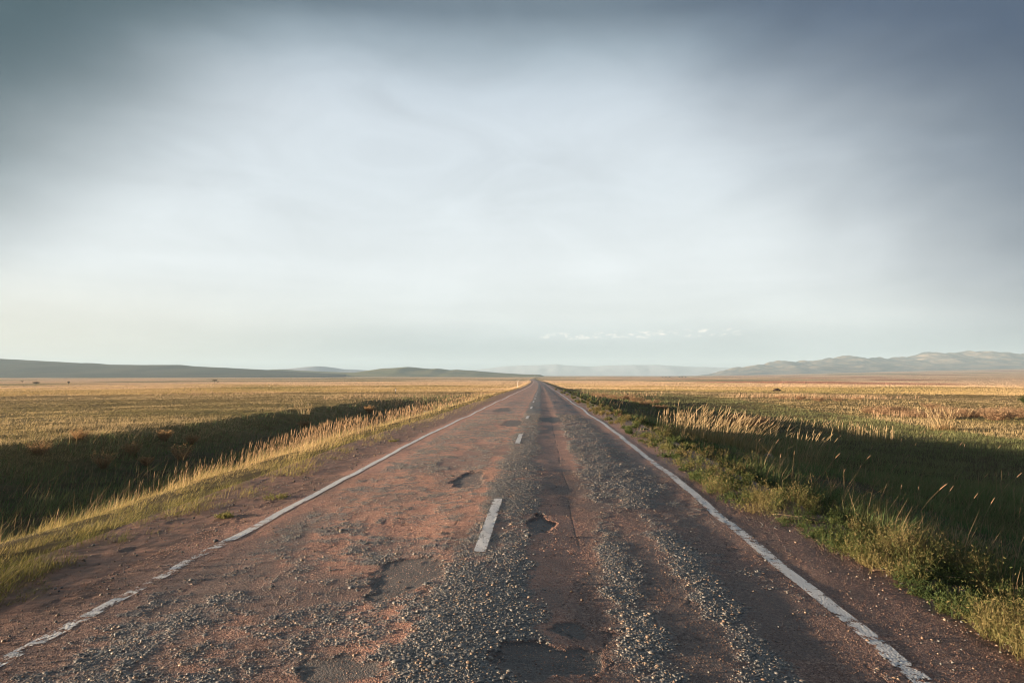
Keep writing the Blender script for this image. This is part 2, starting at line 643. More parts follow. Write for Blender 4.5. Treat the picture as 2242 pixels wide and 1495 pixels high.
# ------------------------------------------------------------------ road
POTHOLES = [  # s, y, rs, ry, depth  (bare dark hollows in the surface)
    (.66, 4.72, .27, .27, .022), (.80, 5.25, .16, .16, .018), (.60, 8.9, .15, .50, .07), (-.62, 6.6, .30, .62, .024), (-.62, 4.5, .26, .26, .014),
    (-.66, 12.4, .28, 1.0, .05), (-.5, 27, .4, 2.0, .02), (1.0, 30, .5, 2.5, .02), (-1.6, 40, .5, 3, .02)]


def crown(s):
    """the road is cambered: highest on its centre line, level zero under the edge lines"""
    return .0425 * (3.0 - np.sqrt(np.asarray(s, float) ** 2 + .16)) - .0005


def road_fields(s, y):
    """height above the road's own profile and the masks of what the surface is made of, at road coordinates"""
    cr = crown(s)
    y = y * (1.92 / (1.92 - np.maximum(cr, 0)))
    big = fbm(s / 1.1, y / 1.6, 61, 3)
    n = fbm(s / .34, y / .42, 62, 4, .6)
    clus = fbm(s / .13, y / .12, 60, 3, .6)
    fine = fbm(s / .06, y / .06, 63, 2)
    wob = .20 * (fbm(y / 1.9, 0 * y, 64, 4, .6) - .5)
    near = ss(11.5, 7.5, y + 3 * (n - .5))
    cb = ss(.72, .22, np.abs(s - .15 - wob)) * (.80 + .16 * ss(7.5, 5.5, y))
    ra = ss(.42, .0, np.abs(s - 1.36 - wob)) * .92
    rb = ss(.40, .0, np.abs(s - 2.04 + wob)) * .88
    rl = ss(.95, 1.45, s) * ss(3.1, 2.3, s) * (1 - near) * (.62 + .1 * ss(40, 20, y))
    rl2 = ss(.9, 1.3, s) * ss(3.2, 2.9, s) * .30
    ll = ss(-3.0, -2.4, s) * ss(-.1, -.5, s) * (.56 + .0 * y)
    bias = np.maximum.reduce([cb, ra * near, rb * near, rl, rl2, ll, .16 + 0 * s])
    gq = n * .40 + big * .24 + .40 * clus + .62 * bias - .835 + .06 * (fine - .5)
    g = ss(-.09, .20, gq)
    g = np.where(np.abs(s) > 3.9, g * .4, g)
    dark = np.zeros_like(s)
    hole = np.zeros_like(s)
    edge = np.zeros_like(s)
    for (ps, py, rs, ry, dp) in POTHOLES:
        q = np.sqrt(((s - ps) / rs) ** 2 + ((y - py) / ry) ** 2) + 1.5 * (fbm(s / .22 + ps, y / .33, 65, 5, .62) - .5)
        dark = np.maximum(dark, ss(1.05, .92, q))
        hole = np.maximum(hole, dp * ss(1.04, .80, q))
        edge = np.maximum(edge, ss(.88, 1.0, q) * ss(1.12, 1.0, q) * ss(.5, .62, fbm(s / .15, y / .15, 66, 2)))
    g = g * (1 - dark)
    # old dark grey seal patches left of the potholes
    patch = ss(.56, .66, fbm(s / .8 + 5, y / 1.5, 67, 3)) * ss(3.1, 2.6, np.abs(s)) * .55
    dark = np.maximum(dark, patch * (1 - g))
    # cracks: thin valleys of a noise field, only where the surface is fatigued
    cz = np.abs(fbm(s / .5, y / .55, 68, 3) - .5)
    fat = ss(.5, .62, fbm(s / 1.3, y / 2.0, 69, 2)) + ss(.3, .1, np.abs(s - .95)) * .8
    crack = .8 * ss(.008, .002, cz) * np.clip(fat, 0, 1) * (1 - g) * ss(30, 14, y)
    lng = .75 * ss(.30, .5, fbm(y / .7, 0 * y + 4, 73, 2)) * ss(.011, .004, np.abs(s - 1.0 - .10 * (fbm(y / 1.5, 0 * y, 70, 3) - .5))) * ss(7, 8.5, y) * ss(40, 25, y) * (1 - g)
    crack = np.maximum(crack, np.maximum(lng, edge * .6))
    dirt = ss(-3.0, -3.5, s + .5 * (n - .5)) + ss(3.55, 4.0, s + .4 * (n - .5)) * .5
    dirt = np.clip(dirt, 0, 1)
    h = .0045 * g * (.55 + .9 * fine) + .012 * (big - .5) + .008 * (n - .5) - .38 * hole - .007 * crack
    h = h +   .012 * (fine - .5) * dirt + .012 * dirt * (fbm(s / .11, y / .11, 74, 3, .6) - .5) + .012 * dirt * (fbm(s / .3, y / .3, 71, 2) - .5)
    h = h + .022 * ss(.45, .1, np.abs(s - 1.7)) * 0
    # ruts pressed by wheels and long waves of the old surface
    h = h - .008 * (np.exp(-((s - 1.0) / .3) ** 2) + np.exp(-((s - 2.6) / .35) ** 2) + np.exp(-((s + .95) / .35) ** 2) + np.exp(-((s + 2.5) / .35) ** 2))
    h = h + .10 * (fbm(y / 7.0, s / 9.0, 72, 2) - .5) * ss(9, 20, y)
    oil_falloff = ss(.45, .62, fbm(s / 1.4 + 3, y / 4.0, 75, 4, .6) + .32 * ss(.4, 1.6, s) * ss(22, 9, y) + .22 * ss(9, 4.5, y) - .14 + .05 * (n - .5))  # tar-rich right lane, plus foreground light falloff put into the colour
    return h + cr, g, dark, dirt, crack, oil_falloff


def road_z(s, y):
    return zroad(y) + road_fields(s, y)[0]


def road_rows():
    ys = [-14.0]
    while ys[-1] < 1150:
        y = ys[-1]
        if y < 2.2:
            d = .5
        elif y < 3.4:
            d = .05
        else:
            d = max(.0155, min(y * y / 1311 * 1.25, .05 if y < 20 else .05 * (y / 20) ** 2))
        ys.append(y + d)
    return np.array(ys)


ROWS = road_rows()


def build_road():
    s = np.concatenate([np.arange(-4.9, -3.3, .03), np.arange(-3.3, 3.3, .0155), np.arange(3.3, 4.55, .025)])
    Y, S = np.meshgrid(ROWS, s, indexing='ij')
    S, Y = S.ravel(), Y.ravel()
    h, g, dark, dirt, crack, oil_falloff = road_fields(S, Y)
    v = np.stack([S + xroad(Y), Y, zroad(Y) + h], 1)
    o = mesh_obj('road', v, grid_faces(len(ROWS), len(s)), M_ROAD, attrs={'gravel': g, 'dark': dark, 'dirt': dirt, 'crack': crack, 'oil_falloff': oil_falloff})
    tag(o, 'worn red asphalt road with grey gravel patches running straight to the horizon', 'road', kind='structure')


build_road()


def ribbon(name, sc_fn, half, y0, y1, wear_fn, label, cat, group=None, lift=.005):
    ys = ROWS[(ROWS > y0) & (ROWS < y1)]
    ys = np.concatenate([[y0], ys, [y1]])
    u = np.linspace(-1, 1, 11)
    Y, U = np.meshgrid(ys, u, indexing='ij')
    Y, U = Y.ravel(), U.ravel()
    hw = half * (1 + .25 * (fbm(Y / .5, U * 0 + 3, 81, 2) - .5))
    S = sc_fn(Y) + U * hw
    h, g, dark, dirt, crack, oil_falloff = road_fields(S, Y)
    v = np.stack([S + xroad(Y), Y, zroad(Y) + h + lift], 1)
    wear = wear_fn(Y, U) + .10 * crack
    o = mesh_obj(name, v, grid_faces(len(ys), len(u)), M_PAINT, attrs={'wear': wear})
    tag(o, label, cat, group, 'structure')


def line_l(y):
    return -3.0 + .22 * (fbm(y / 6.0, 0 * y, 82, 3) - .5) * ss(4, 14, y) + .05 * (fbm(y / 1.2, 0 * y, 84, 2) - .5)


def line_r(y):
    return 3.0 + .26 * (fbm(y / 7.0, 0 * y, 83, 3) - .5) * ss(4, 14, y) + .05 * (fbm(y / 1.2, 0 * y, 85, 2) - .5)


ribbon('edge_line', line_l, .062, 2.0, 620, lambda y, u: .36 + .05 * ss(9.6, 7.6, y) + .05 * np.abs(u) + .37 * ss(9.6, 7.4, y) * (fbm(y / .4, u * .4, 86, 3, .6) - .44),
       'worn white edge line left of the centre, broken up beside the dirt shoulder', 'road marking', 'edge lines of the road')
ribbon('edge_line', line_r, .072, 2.0, 620, lambda y, u: .385 + .065 * np.abs(u) ** 2 + .16 * (fbm(y / .9, u * .3, 87, 4, .6) - .4),
       'nearly whole white edge line right of the centre, beside the green weeds', 'road marking', 'edge lines of the road')
y0 = 7.0
DASH_LABELS = ['nearest and longest white centre dash, beside the dark pothole', 'second white centre dash along the grey gravel strip',
               'third white centre dash from the camera', 'fourth white centre dash from the camera', 'fifth white centre dash from the camera',
               'sixth white centre dash, a small speck far along the road', 'seventh white centre dash, a tiny speck far along the road',
               'eighth white centre dash, almost lost along the road', 'ninth white centre dash, farthest one to be seen']
for i in range(9):
    a = y0 + 10.62 * i
    ribbon('centre_dash', lambda y: 0 * y - .02, .062, a, a + 2.92, lambda y, u: .375 + .07 * np.abs(u) ** 2 + .14 * (fbm(y / .6, u * .5, 88, 3, .6) - .42), DASH_LABELS[i], 'road marking', 'dashes of the centre line', .007)

# ------------------------------------------------------------------ loose and half-buried stones on the road
def ico():
    t = (1 + 5 ** .5) / 2
    v = np.array([(-1, t, 0), (1, t, 0), (-1, -t, 0), (1, -t, 0), (0, -1, t), (0, 1, t), (0, -1, -t), (0, 1, -t), (t, 0, -1), (t, 0, 1), (-t, 0, -1), (-t, 0, 1)], float)
    v /= np.linalg.norm(v[0])
    f = np.array([(0, 11, 5), (0, 5, 1), (0, 1, 7), (0, 7, 10), (0, 10, 11), (1, 5, 9), (5, 11, 4), (11, 10, 2), (10, 7, 6), (7, 1, 8), (3, 9, 4), (3, 4, 2), (3, 2, 6), (3, 6, 8), (3, 8, 9), (4, 9, 5), (2, 4, 11), (6, 2, 10), (8, 6, 7), (9, 8, 1)])
    return v, f


def ico2():
    v, f = ico()
    v = list(map(tuple, v))
    cache = {}

    def midp(a, b):
        k = (min(a, b), max(a, b))
        if k not in cache:
            m = np.array(v[a]) + np.array(v[b])
            m /= np.linalg.norm(m)
            cache[k] = len(v)
            v.append(tuple(m))
        return cache[k]
    nf = []
    for a, b, c in f:
        x, y, z = midp(a, b), midp(b, c), midp(c, a)
        nf += [(a, x, z), (b, y, x), (c, z, y), (x, y, z)]
    return np.array(v), np.array(nf)


def stones(acc, base, pos, a, b, c, yaw, col):
    bv, bf = base
    n = len(pos)
    jit = 1 + .22 * (rng.random((n, len(bv))) - .5)
    v = bv[None] * jit[:, :, None]
    v = v * np.stack([a, b, c], 1)[:, None, :]
    cs, sn = np.cos(yaw)[:, None], np.sin(yaw)[:, None]
    x = v[:, :, 0] * cs - v[:, :, 1] * sn
    y = v[:, :, 0] * sn + v[:, :, 1] * cs
    v = np.stack([x, y, v[:, :, 2]], 2) + pos[:, None, :]
    f = ((np.arange(n) * len(bv))[:, None, None] + bf[None]).reshape(-1, 3)
    acc.add(v.reshape(-1, 3), f, np.repeat(col, len(bv), 0))


def stone_cols(n, warm=.3):
    c = lerp_col([(.085, .088, .09), (.15, .15, .145), (.22, .21, .20), (.30, .27, .23)], rng.random(n) ** 1.2)
    wsel = rng.random(n) < warm
    c[wsel] = lerp_col([(.24, .15, .10), (.36, .25, .17), (.42, .33, .24)], rng.random(wsel.sum()))
    return c


def build_stones():
    acc = Acc()
    lo, hi = ico(), ico2()
    for (ya, yb, n, base, k) in ((3.3, 6.5, 125000, hi, 1.0), (6.5, 11, 150000, lo, 1.05), (11, 18, 130000, lo, 1.3), (18, 34, 90000, lo, 1.8)):
        y = rng.uniform(ya, yb, n)
        s = rng.uniform(-3.9, 4.0, n)
        h, g, dark, dirt, crack, oil_falloff = road_fields(s, y)
        keep = (~((np.abs(s + .02) < .07) & (np.mod(y - 7.0, 10.62) < 2.92) & (y > 6.9) & (rng.random(n) < .9))) & (rng.random(n) < np.clip(g * 1.1 - .05, .0, 1) * (.95 if ya < 10 else .85))
        s, y, h = s[keep], y[keep], h[keep]
        m = len(s)
        a = rng.lognormal(math.log(.0060), .45, m) * k
        b = a * rng.uniform(.6, .95, m)
        cc = a * rng.uniform(.38, .62, m)
        z = zroad(y) + h + cc * rng.uniform(-.5, .2, m)
        stones(acc, base, np.stack([s + xroad(y), y, z], 1), a, b, cc, rng.uniform(0, 6.3, m), stone_cols(m, .22) * .80)
    # fine red aggregate standing proud of the worn binder everywhere
    for (ya, yb, n, kk) in ((3.4, 7, 75000, 1.0), (7, 13, 70000, 1.35)):
        y = rng.uniform(ya, yb, n)
        s = rng.uniform(-3.6, 3.9, n)
        h, g, dark, dirt, crack, oil_falloff = road_fields(s, y)
        q = rng.random(n) < np.clip(1 - g - .7 * dark, 0, 1)
        s, y, h, oil_falloff = s[q], y[q], h[q], oil_falloff[q]
        m = len(s)
        a = rng.lognormal(math.log(.0046), .3, m) * kk
        cc = a * rng.uniform(.4, .6, m)
        c = lerp_col([(.16, .085, .062), (.34, .17, .115), (.50, .28, .185), (.62, .42, .30)], rng.random(m) ** 1.3) * (1 - .62 * oil_falloff)[:, None]
        stones(acc, lo, np.stack([s + xroad(y), y, zroad(y) + h - cc * .1], 1), a, a * rng.uniform(.6, .95, m), cc, rng.uniform(0, 6.3, m), c)
    # strays: single stones kicked off the patches, and stony shoulders
    for (n, sa, sb, ya, yb, kk) in ((1200, -3.8, 4.2, 3.4, 14, .7), (260, 3.3, 4.2, 3.4, 12, .7), (380, 3.8, 4.4, 3.4, 12, .8), (1100, -4.7, -3.1, 4.2, 16, .8), (700, 3.4, 4.2, 12, 40, 1.2), (900, -4.7, -3.2, 16, 40, 1.2)):
        y = rng.uniform(ya, yb, n)
        s = rng.uniform(sa, sb, n)
        h = road_fields(s, y)[0]
        a = rng.lognormal(math.log(.0115), .4, n) * kk
        cc = a * rng.uniform(.5, .8, n)
        stones(acc, lo, np.stack([s + xroad(y), y, zroad(y) + h + cc * .4], 1), a, a * rng.uniform(.6, .95, n), cc, rng.uniform(0, 6.3, n), stone_cols(n, .5) * .62)
    o = acc.build('road_gravel', M_PEB)
    tag(o, 'grey and tan pebbles breaking out of the worn road surface', 'gravel', kind='stuff')


build_stones()

# ------------------------------------------------------------------ hills and mountains
def ridge(name, prof, D, W, mat, label, rough, gully, nu=260, nv=40, apron=.0, seed=1, cat='hill'):
    pu = np.array([p[0] for p in prof], float)
    pyy = np.array([p[1] for p in prof], float)
    u = np.linspace(pu[0], pu[-1], nu)
    top = np.zeros(nu)
    for j in (-1, -.5, 0, .5, 1):
        top += np.interp(u + j * 4, pu, pyy) / 5
    t = np.linspace(-1, 1, nv)
    U, T = np.meshgrid(u, t, indexing='ij')
    X = px(U, D) + 0 * T
    Y = D + T * W
    H = (1.92 + (VPY - top) / FPX * D)[:, None]
    edge = (ss(u[0], u[0] + (u[-1] - u[0]) * .04, u) * ss(u[-1], u[-1] - (u[-1] - u[0]) * .04, u))[:, None]
    base = ground_z(X, Y) - 2.5
    pr = (1 - np.abs(T) ** 1.25) ** (1.15 + apron)
    g = fbm(X / gully, Y / gully, seed, 5, .55) - .5
    H2 = H + rough * (D / FPX) * 2.2 * (fbm(X / gully * 3, Y / gully * .6, seed + 3, 3) - .5)
    Z = base + np.maximum(H2 - base, 0) * pr * edge * (1 + 1.6 * g * (1 - pr) * (np.abs(T) < .995))
    o = mesh_obj(name, np.stack([X, Y, Z], 2).reshape(-1, 3), grid_faces(nu, nv), mat)
    tag(o, label, cat, kind='structure')


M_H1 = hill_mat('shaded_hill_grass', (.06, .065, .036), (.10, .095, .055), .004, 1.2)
M_H2 = hill_mat('green_hill_grass', (.14, .15, .075), (.22, .20, .10), .006, 2.0)
M_H3 = hill_mat('mountain_rock', (.025, .026, .028), (.17, .13, .092), .006, .4)
M_H4 = hill_mat('haze_toned_rock', (.36, .38, .43), (.38, .40, .45), .0005, .0)  # pale blue of the haze put into the rock colour
ridge('hill', [(-500, 772), (-300, 777), (-100, 781), (0, 786), (80, 790), (150, 794), (168, 793.5), (210, 797), (300, 798), (375, 798), (400, 801), (480, 805), (560, 809), (640, 814), (740, 819), (800, 821)],
      2700, 700, M_H1, 'long dark grey-green hill sloping down from the left edge', .5, 500, seed=21)
ridge('hill', [(500, 818), (560, 810.5), (610, 808), (650, 811), (720, 814), (800, 816), (900, 819)], 3300, 500, M_H2, 'low pale green rise between the dark hill and the blue summit', .4, 400, seed=24)
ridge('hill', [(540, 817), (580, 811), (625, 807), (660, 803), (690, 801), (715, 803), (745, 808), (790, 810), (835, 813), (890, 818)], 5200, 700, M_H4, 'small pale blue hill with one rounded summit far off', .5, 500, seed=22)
ridge('hill', [(720, 820), (780, 815), (810, 810), (835, 806), (865, 805), (893, 803), (925, 806.5), (945, 807.5), (960, 806.5), (985, 810), (1000, 808.5), (1040, 811), (1085, 815), (1130, 818), (1200, 821)],
      3000, 520, M_H2, 'sunlit low green hill with three soft humps left of the road end', .7, 300, seed=23)
ridge('mountain_range', [(1540, 815), (1590, 811), (1615, 806), (1645, 803), (1660, 799), (1690, 793), (1712, 787.5), (1730, 790), (1765, 790), (1790, 787), (1810, 787), (1830, 782.5), (1860, 783), (1880, 786), (1900, 788), (1930, 784.5), (1970, 783),
                 (2000, 775), (2030, 773), (2060, 773), (2080, 771.5), (2100, 771), (2118, 768.5), (2150, 773), (2190, 777), (2215, 777), (2240, 775.5), (2300, 778), (2420, 788), (2600, 800), (2800, 812)],
      5900, 1150, M_H3, 'blue-grey mountain range with folded slopes beyond the right plain', 6.5, 260, 620, 120, .35, 25, 'mountains')
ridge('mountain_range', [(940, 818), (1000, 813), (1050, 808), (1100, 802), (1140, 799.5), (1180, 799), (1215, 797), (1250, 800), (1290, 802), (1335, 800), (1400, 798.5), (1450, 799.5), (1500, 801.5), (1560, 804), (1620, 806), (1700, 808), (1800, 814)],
      11000, 600, M_H4, 'very faint blue mountain range on the horizon behind the road', 1.0, 600, seed=26, cat='mountains')

# ------------------------------------------------------------------ grass
def scatter(n, rmin, rmax, power=1.0, half=46, keep=None):
    """points in front of the camera; density falls with distance as r^-(1+power)"""
    u = rng.random(n)
    if power == 0:
        r = rmin + (rmax - rmin) * u
    else:
        r = (rmin ** -power + u * (rmax ** -power - rmin ** -power)) ** (-1 / power)
    a = np.radians(rng.uniform(-half, half, n)) - math.radians(2.5)
    x, y = CAMX + r * np.sin(a), r * np.cos(a)
    s = x - xroad(y)
    if keep is not None:
        q = keep(s, y)
        x, y, s, r = x[q], y[q], s[q], r[q]
    return x, y, s, r


def edge_l(y):
    return -3.92 + .8 * (fbm(y / 1.1, 0 * y, 91, 4, .6) - .5) * (1 - .4 * ss(25, 50, y)) + .42 * ss(20, 50, y)


def edge_r(y):
    return 3.42 + .50 * ss(11, 6.5, y) - .12 * ss(20, 40, y) + .4 * (fbm(y / 1.1, 0 * y, 92, 3) - .5)


def road_top(x, y):
    s = x - xroad(y)
    z = np.full(len(x), -1e3)
    q = (s > -4.88) & (s < 4.52)
    z[q] = road_z(s[q], y[q])
    return z


def stand(acc, x, y, h, wd, col, lean=.25, bend=.25, nseg=2, tip=None, wind=None, sink=.02):
    n = len(x)
    z = np.maximum(ground_z(x, y), road_top(x, y)) - sink
    ld = rng.uniform(0, 2 * math.pi, n) if wind is None else rng.normal(wind, .9, n)
    blades(acc, np.stack([x, y, z], 1), h, wd, ld, np.abs(rng.normal(0, lean, n)), np.abs(rng.normal(0, bend, n)), col, nseg, tip)


GOLD = [(.17, .165, .06), (.29, .24, .095), (.41, .31, .14), (.53, .40, .22)]
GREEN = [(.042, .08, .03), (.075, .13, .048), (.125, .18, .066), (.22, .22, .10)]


def build_grass():
    # open meadow both sides
    acc = Acc()
    x, y, s, r = scatter(680000, 16, 420, .9, 46, lambda s, y: (s < -19.8) | (s > 9) | ((s < -9) & (y > 90)))
    f = fbm(x / 8, y / 8, 95, 4)
    f2 = fbm(x / 40, y / 40, 96, 3)
    lo = ss(.30, .72, .55 * f + .6 * f2 - .04 + .36 * ss(40, 160, r) + rng.normal(0, .11, len(x)))
    bare = fbm(x / 3.2, y / 3.2, 97, 3)
    q = rng.random(len(x)) < ss(.22, .5, bare) * .7 + .3
    x, y, s, r, lo, f, f2 = (v[q] for v in (x, y, s, r, lo, f, f2))
    h = (.05 + .13 * rng.random(len(x)) ** 1.4) * (.35 + 1.5 * f * f2 * 2) * (1 + .4 * ss(80, 300, r))
    wd = .0065 * np.maximum(1, r / 13) ** .95
    c = lerp_col(GOLD, lo) * rng.uniform(.85, 1.15, len(x))[:, None]
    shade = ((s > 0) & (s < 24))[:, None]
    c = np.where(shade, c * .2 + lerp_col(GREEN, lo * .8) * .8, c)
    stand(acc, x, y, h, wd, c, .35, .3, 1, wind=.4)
    tag(acc.build('meadow_grass', M_GRASS), 'short golden green grass covering the open plain', 'grass', kind='stuff')

    # the plain farther out: bigger clumps, fewer of them
    acc = Acc()
    x, y, s, r = scatter(330000, 170, 3800, .35, 46, lambda s, y: np.abs(s) > 7)
    q = rng.random(len(x)) < ss(.2, .5, fbm(x / 14, y / 14, 94, 3)) * .8 + .2
    x, y, s, r = x[q], y[q], s[q], r[q]
    n = len(x)
    c = plain_col(x, y, r) * rng.uniform(.8, 1.25, n)[:, None]
    stand(acc, x, y, rng.uniform(.18, .42, n) * (1 + .6 * ss(400, 1500, r)), .11 * (r / 170) ** .9, c, .3, .3, 1, wind=.3)
    tag(acc.build('far_grass', M_GRASS), 'golden pink dry grass spreading over the far plain', 'grass', kind='stuff')

    # deep grass in the ditch and on the shaded right slope
    acc = Acc()
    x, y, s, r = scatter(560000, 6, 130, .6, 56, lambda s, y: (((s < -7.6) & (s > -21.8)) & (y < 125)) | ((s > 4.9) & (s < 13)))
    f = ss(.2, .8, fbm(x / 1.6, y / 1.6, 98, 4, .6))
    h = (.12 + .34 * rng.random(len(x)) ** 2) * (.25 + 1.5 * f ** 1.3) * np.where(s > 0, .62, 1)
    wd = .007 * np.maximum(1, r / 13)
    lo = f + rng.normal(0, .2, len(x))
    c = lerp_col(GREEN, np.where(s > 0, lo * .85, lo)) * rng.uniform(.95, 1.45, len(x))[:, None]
    dry = rng.random(len(x)) < np.where(s < 0, .06, .04)
    h = np.where(dry, h * 1.7 + .1, h)
    c[dry] = np.array((.36, .25, .14))
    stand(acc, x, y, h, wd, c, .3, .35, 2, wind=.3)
    tag(acc.build('ditch_grass', M_GRASS), 'dark green grass in the ditch and down the shaded bank', 'grass', kind='stuff')

    # left verge: mown-looking short turf, straw mixed in
    acc = Acc()
    x, y, s, r = scatter(950000, 4.2, 260, .7, 58, lambda s, y: (s < edge_l(y)) & (s > -8.6))
    gap = fbm(x / .45, y / .6, 105, 3, .6)
    q = rng.random(len(x)) < ss(.36, .56, gap + .22 * ss(0, 1.6, edge_l(y) - s))
    x, y, s, r = x[q], y[q], s[q], r[q]
    f = ss(.2, .8, fbm(x / .5, y / .75, 99, 4, .6))
    hh = ss(0, .5, edge_l(y) - s)
    h = (.025 + .22 * rng.random(len(x)) ** 2.2) * (.4 + .6 * hh) * (.2 + 1.5 * f ** 1.3) * (1 - .3 * ss(18, 9, y)) * (1 + .5 * ss(-6.2, -7.4, s))
    wd = .0052 * np.maximum(1, r / 12)
    lo = .22 - .24 * ss(20, 9, y) + .30 * f + .55 * (fbm(x / 1.6, y / 2.4, 104, 3) - .3) + .35 * ss(-5.0, -6.6, s) + rng.normal(0, .2, len(x))
    c = lerp_col([(.085, .10, .03), (.22, .20, .065), (.42, .33, .13), (.60, .44, .22)], lo) * rng.uniform(.7, 1.25, len(x))[:, None]
    stand(acc, x, y, h, wd, c, .45, .4, 2, wind=.2)
    tag(acc.build('verge_grass', M_GRASS), 'short yellow green grass along the dirt shoulder left of the road', 'grass', kind='stuff')

    # left fringe of tall dry stalks along the ditch lip
    acc = Acc()
    x, y, s, r = scatter(95000, 9, 140, .4, 44, lambda s, y: (s < -6.1) & (s > -8.7))
    xa, ya = rng.uniform(-8.6, -6.2, 7000), rng.uniform(-9, 9.0, 7000)  # tall stalks added out of view to shade the near road
    qa = xa < px(-90, ya) - .4
    xa, ya = xa[qa], ya[qa]
    dens = ss(-6.0, -6.9, s) * ss(-8.8, -7.8, s) * ss(10, 17, y) * (.25 + .75 * ss(.36, .6, fbm(y / 3.0, s / 2.0, 100, 3)))
    q = rng.random(len(x)) < dens * .85 * (.16 + .84 * ss(14, 23, y))
    x, y, r = np.concatenate([x[q], xa]), np.concatenate([y[q], ya]), np.concatenate([r[q], np.hypot(xa, ya)])
    n = len(x)
    h = rng.uniform(.28, .75, n) * (.7 + .5 * ss(12, 24, y) + .55 * ss(10, 8.5, y))
    z = ground_z(x, y) - .02
    p3 = np.stack([x, y, z], 1)
    ld = rng.normal(.2, .8, n)
    ln, bd = np.abs(rng.normal(0, .10, n)), np.abs(rng.normal(0, .10, n))
    c = lerp_col([(.40, .26, .14), (.58, .39, .22), (.68, .48, .29)], rng.random(n))
    wf = np.maximum(1, r / 17)
    blades(acc, p3, h, .0048 * wf, ld, ln, bd, c, 3, tipw=.4)
    heads(acc, p3, h, ld, ln, bd, .68, .0052 * wf * rng.uniform(.6, 1.2, n), c)
    tag(acc.build('dry_stalk_fringe', M_DRY), 'fringe of tall dry straw stalks along the ditch left of the road', 'grass', kind='stuff')

    # right verge: bushy low weeds with fine leaves
    acc = Acc()
    x, y, s, r = scatter(21000, 4.2, 170, .7, 56, lambda s, y: (s > edge_r(y) - .05) & (s < edge_r(y) + 2.6))
    q = rng.random(len(x)) < ss(2.7, .9, s - edge_r(y)) * .9 + .1
    x, y, s, r = x[q], y[q], s[q], r[q]
    n = len(x)
    z = np.maximum(ground_z(x, y), road_top(x, y)) - .01
    ns = 13
    f = ss(.25, .75, fbm(x / .7, y / .9, 101, 2))
    ph = (.06 + .19 * rng.random(n) ** 1.3) * (.35 + 1.35 * f)
    bx = np.repeat(np.stack([x, y, z], 1), ns, 0)
    rr = np.repeat(r, ns)
    m = len(bx)
    bx[:, :2] += rng.normal(0, .05, (m, 2))
    hh = np.repeat(ph, ns) * rng.uniform(.6, 1.2, m)
    ld = rng.uniform(0, 6.283, m)
    ln = np.abs(rng.normal(0, .45, m))
    bd = np.abs(rng.normal(0, .25, m))
    tone = np.repeat(f + rng.normal(0, .22, n), ns) + rng.normal(0, .1, m)
    cst = lerp_col([(.036, .058, .02), (.066, .09, .03), (.112, .118, .04), (.19, .15, .065)], tone)
    wf = np.maximum(1, rr / 10)
    blades(acc, bx, hh, .004 * wf, ld, ln, bd, cst, 2, tipw=.3)
    for j in range(9):
        t = rng.uniform(.15, 1.0, m)
        ldv = np.stack([np.cos(ld), np.sin(ld), np.zeros(m)], 1)
        p = bx + ldv * (hh * (ln * t + bd * t * t))[:, None]
        p[:, 2] += hh * (t - .35 * bd * t * t)
        dv = rng.normal(size=(m, 3)) * .7 + np.array((0, 0, .6))
        dv /= np.linalg.norm(dv, axis=1)[:, None]
        leaves(acc, p, dv, rng.uniform(.018, .042, m) * wf ** .8, rng.uniform(.004, .009, m) * wf, cst * rng.uniform(.8, 1.35, m)[:, None])
    tag(acc.build('verge_weeds', M_GRASS), 'bushy low green weeds crowding the edge right of the road', 'weeds', kind='stuff')

    # low grass under the weeds and down to the bank
    acc = Acc()
    x, y, s, r = scatter(330000, 4.2, 220, .6, 56, lambda s, y: (s > edge_r(y)) & (s < 6.5))
    f = fbm(x / 1.1, y / 1.1, 102, 3)
    h = (.03 + .09 * rng.random(len(x))) * (.4 + 1.0 * f) * (.4 + .6 * ss(0, .5, s - edge_r(y))) * (1 + .9 * ss(1.2, 2.2, s - edge_r(y)) + 1.0 * ss(25, 60, y))
    lo = f * .8 + rng.normal(0, .2, len(x)) + .1
    c = lerp_col([(.04, .058, .02), (.07, .095, .03), (.12, .125, .045), (.22, .175, .08)], lo) * rng.uniform(.8, 1.2, len(x))[:, None]
    stand(acc, x, y, h, .005 * np.maximum(1, r / 11), c, .4, .35, 2, wind=.3)
    tag(acc.build('roadside_grass', M_GRASS), 'green grass between the weeds right of the road', 'grass', kind='stuff')

    # belts of pale tall grass out on the plain
    acc = Acc()
    for (u0, u1, yy0, yy1, n, hm, cset) in ((1440, 1640, 48, 58, 450, .5, 0), (1880, 2240, 52, 62, 2600, .6, 0), (1560, 1990, 90, 120, 3200, .7, 0), (240, 640, 130, 190, 2500, .6, 0), (700, 1130, 75, 140, 3000, .55, 0), (1240, 1500, 75, 130, 1300, .5, 0)):
        y = rng.uniform(yy0, yy1, n)
        x = px(rng.uniform(u0, u1, n), y)
        e = np.abs((x / y - (u0 + u1 - 2 * VPX) / 2 / FPX) / ((u1 - u0) / 2 / FPX))
        q = (fbm(x / 4, y / 3, 103, 3) > .45 + .25 * ss(.4, 1, e) + .2 * ss(.3, 1, np.abs(2 * (y - yy0) / (yy1 - yy0) - 1))) & (np.abs(x - xroad(y)) > 6.5)
        x, y = x[q], y[q]
        m = len(x)
        z = ground_z(x, y)
        h = rng.uniform(.5, 1.1, m) * hm
        ld = rng.normal(.1, .7, m)
        ln, bd = np.abs(rng.normal(0, .12, m)), np.abs(rng.normal(0, .15, m))
        c = lerp_col([(.33, .21, .12), (.50, .33, .20), (.62, .43, .27)], rng.random(m))
        blades(acc, np.stack([x, y, z], 1), h, .018 * y / 55, ld, ln, bd, c, 2, tipw=.35)
    tag(acc.build('tall_grass_belt', M_DRY), 'belts of tall pale grass standing out on the plain', 'grass', kind='stuff')


build_grass()


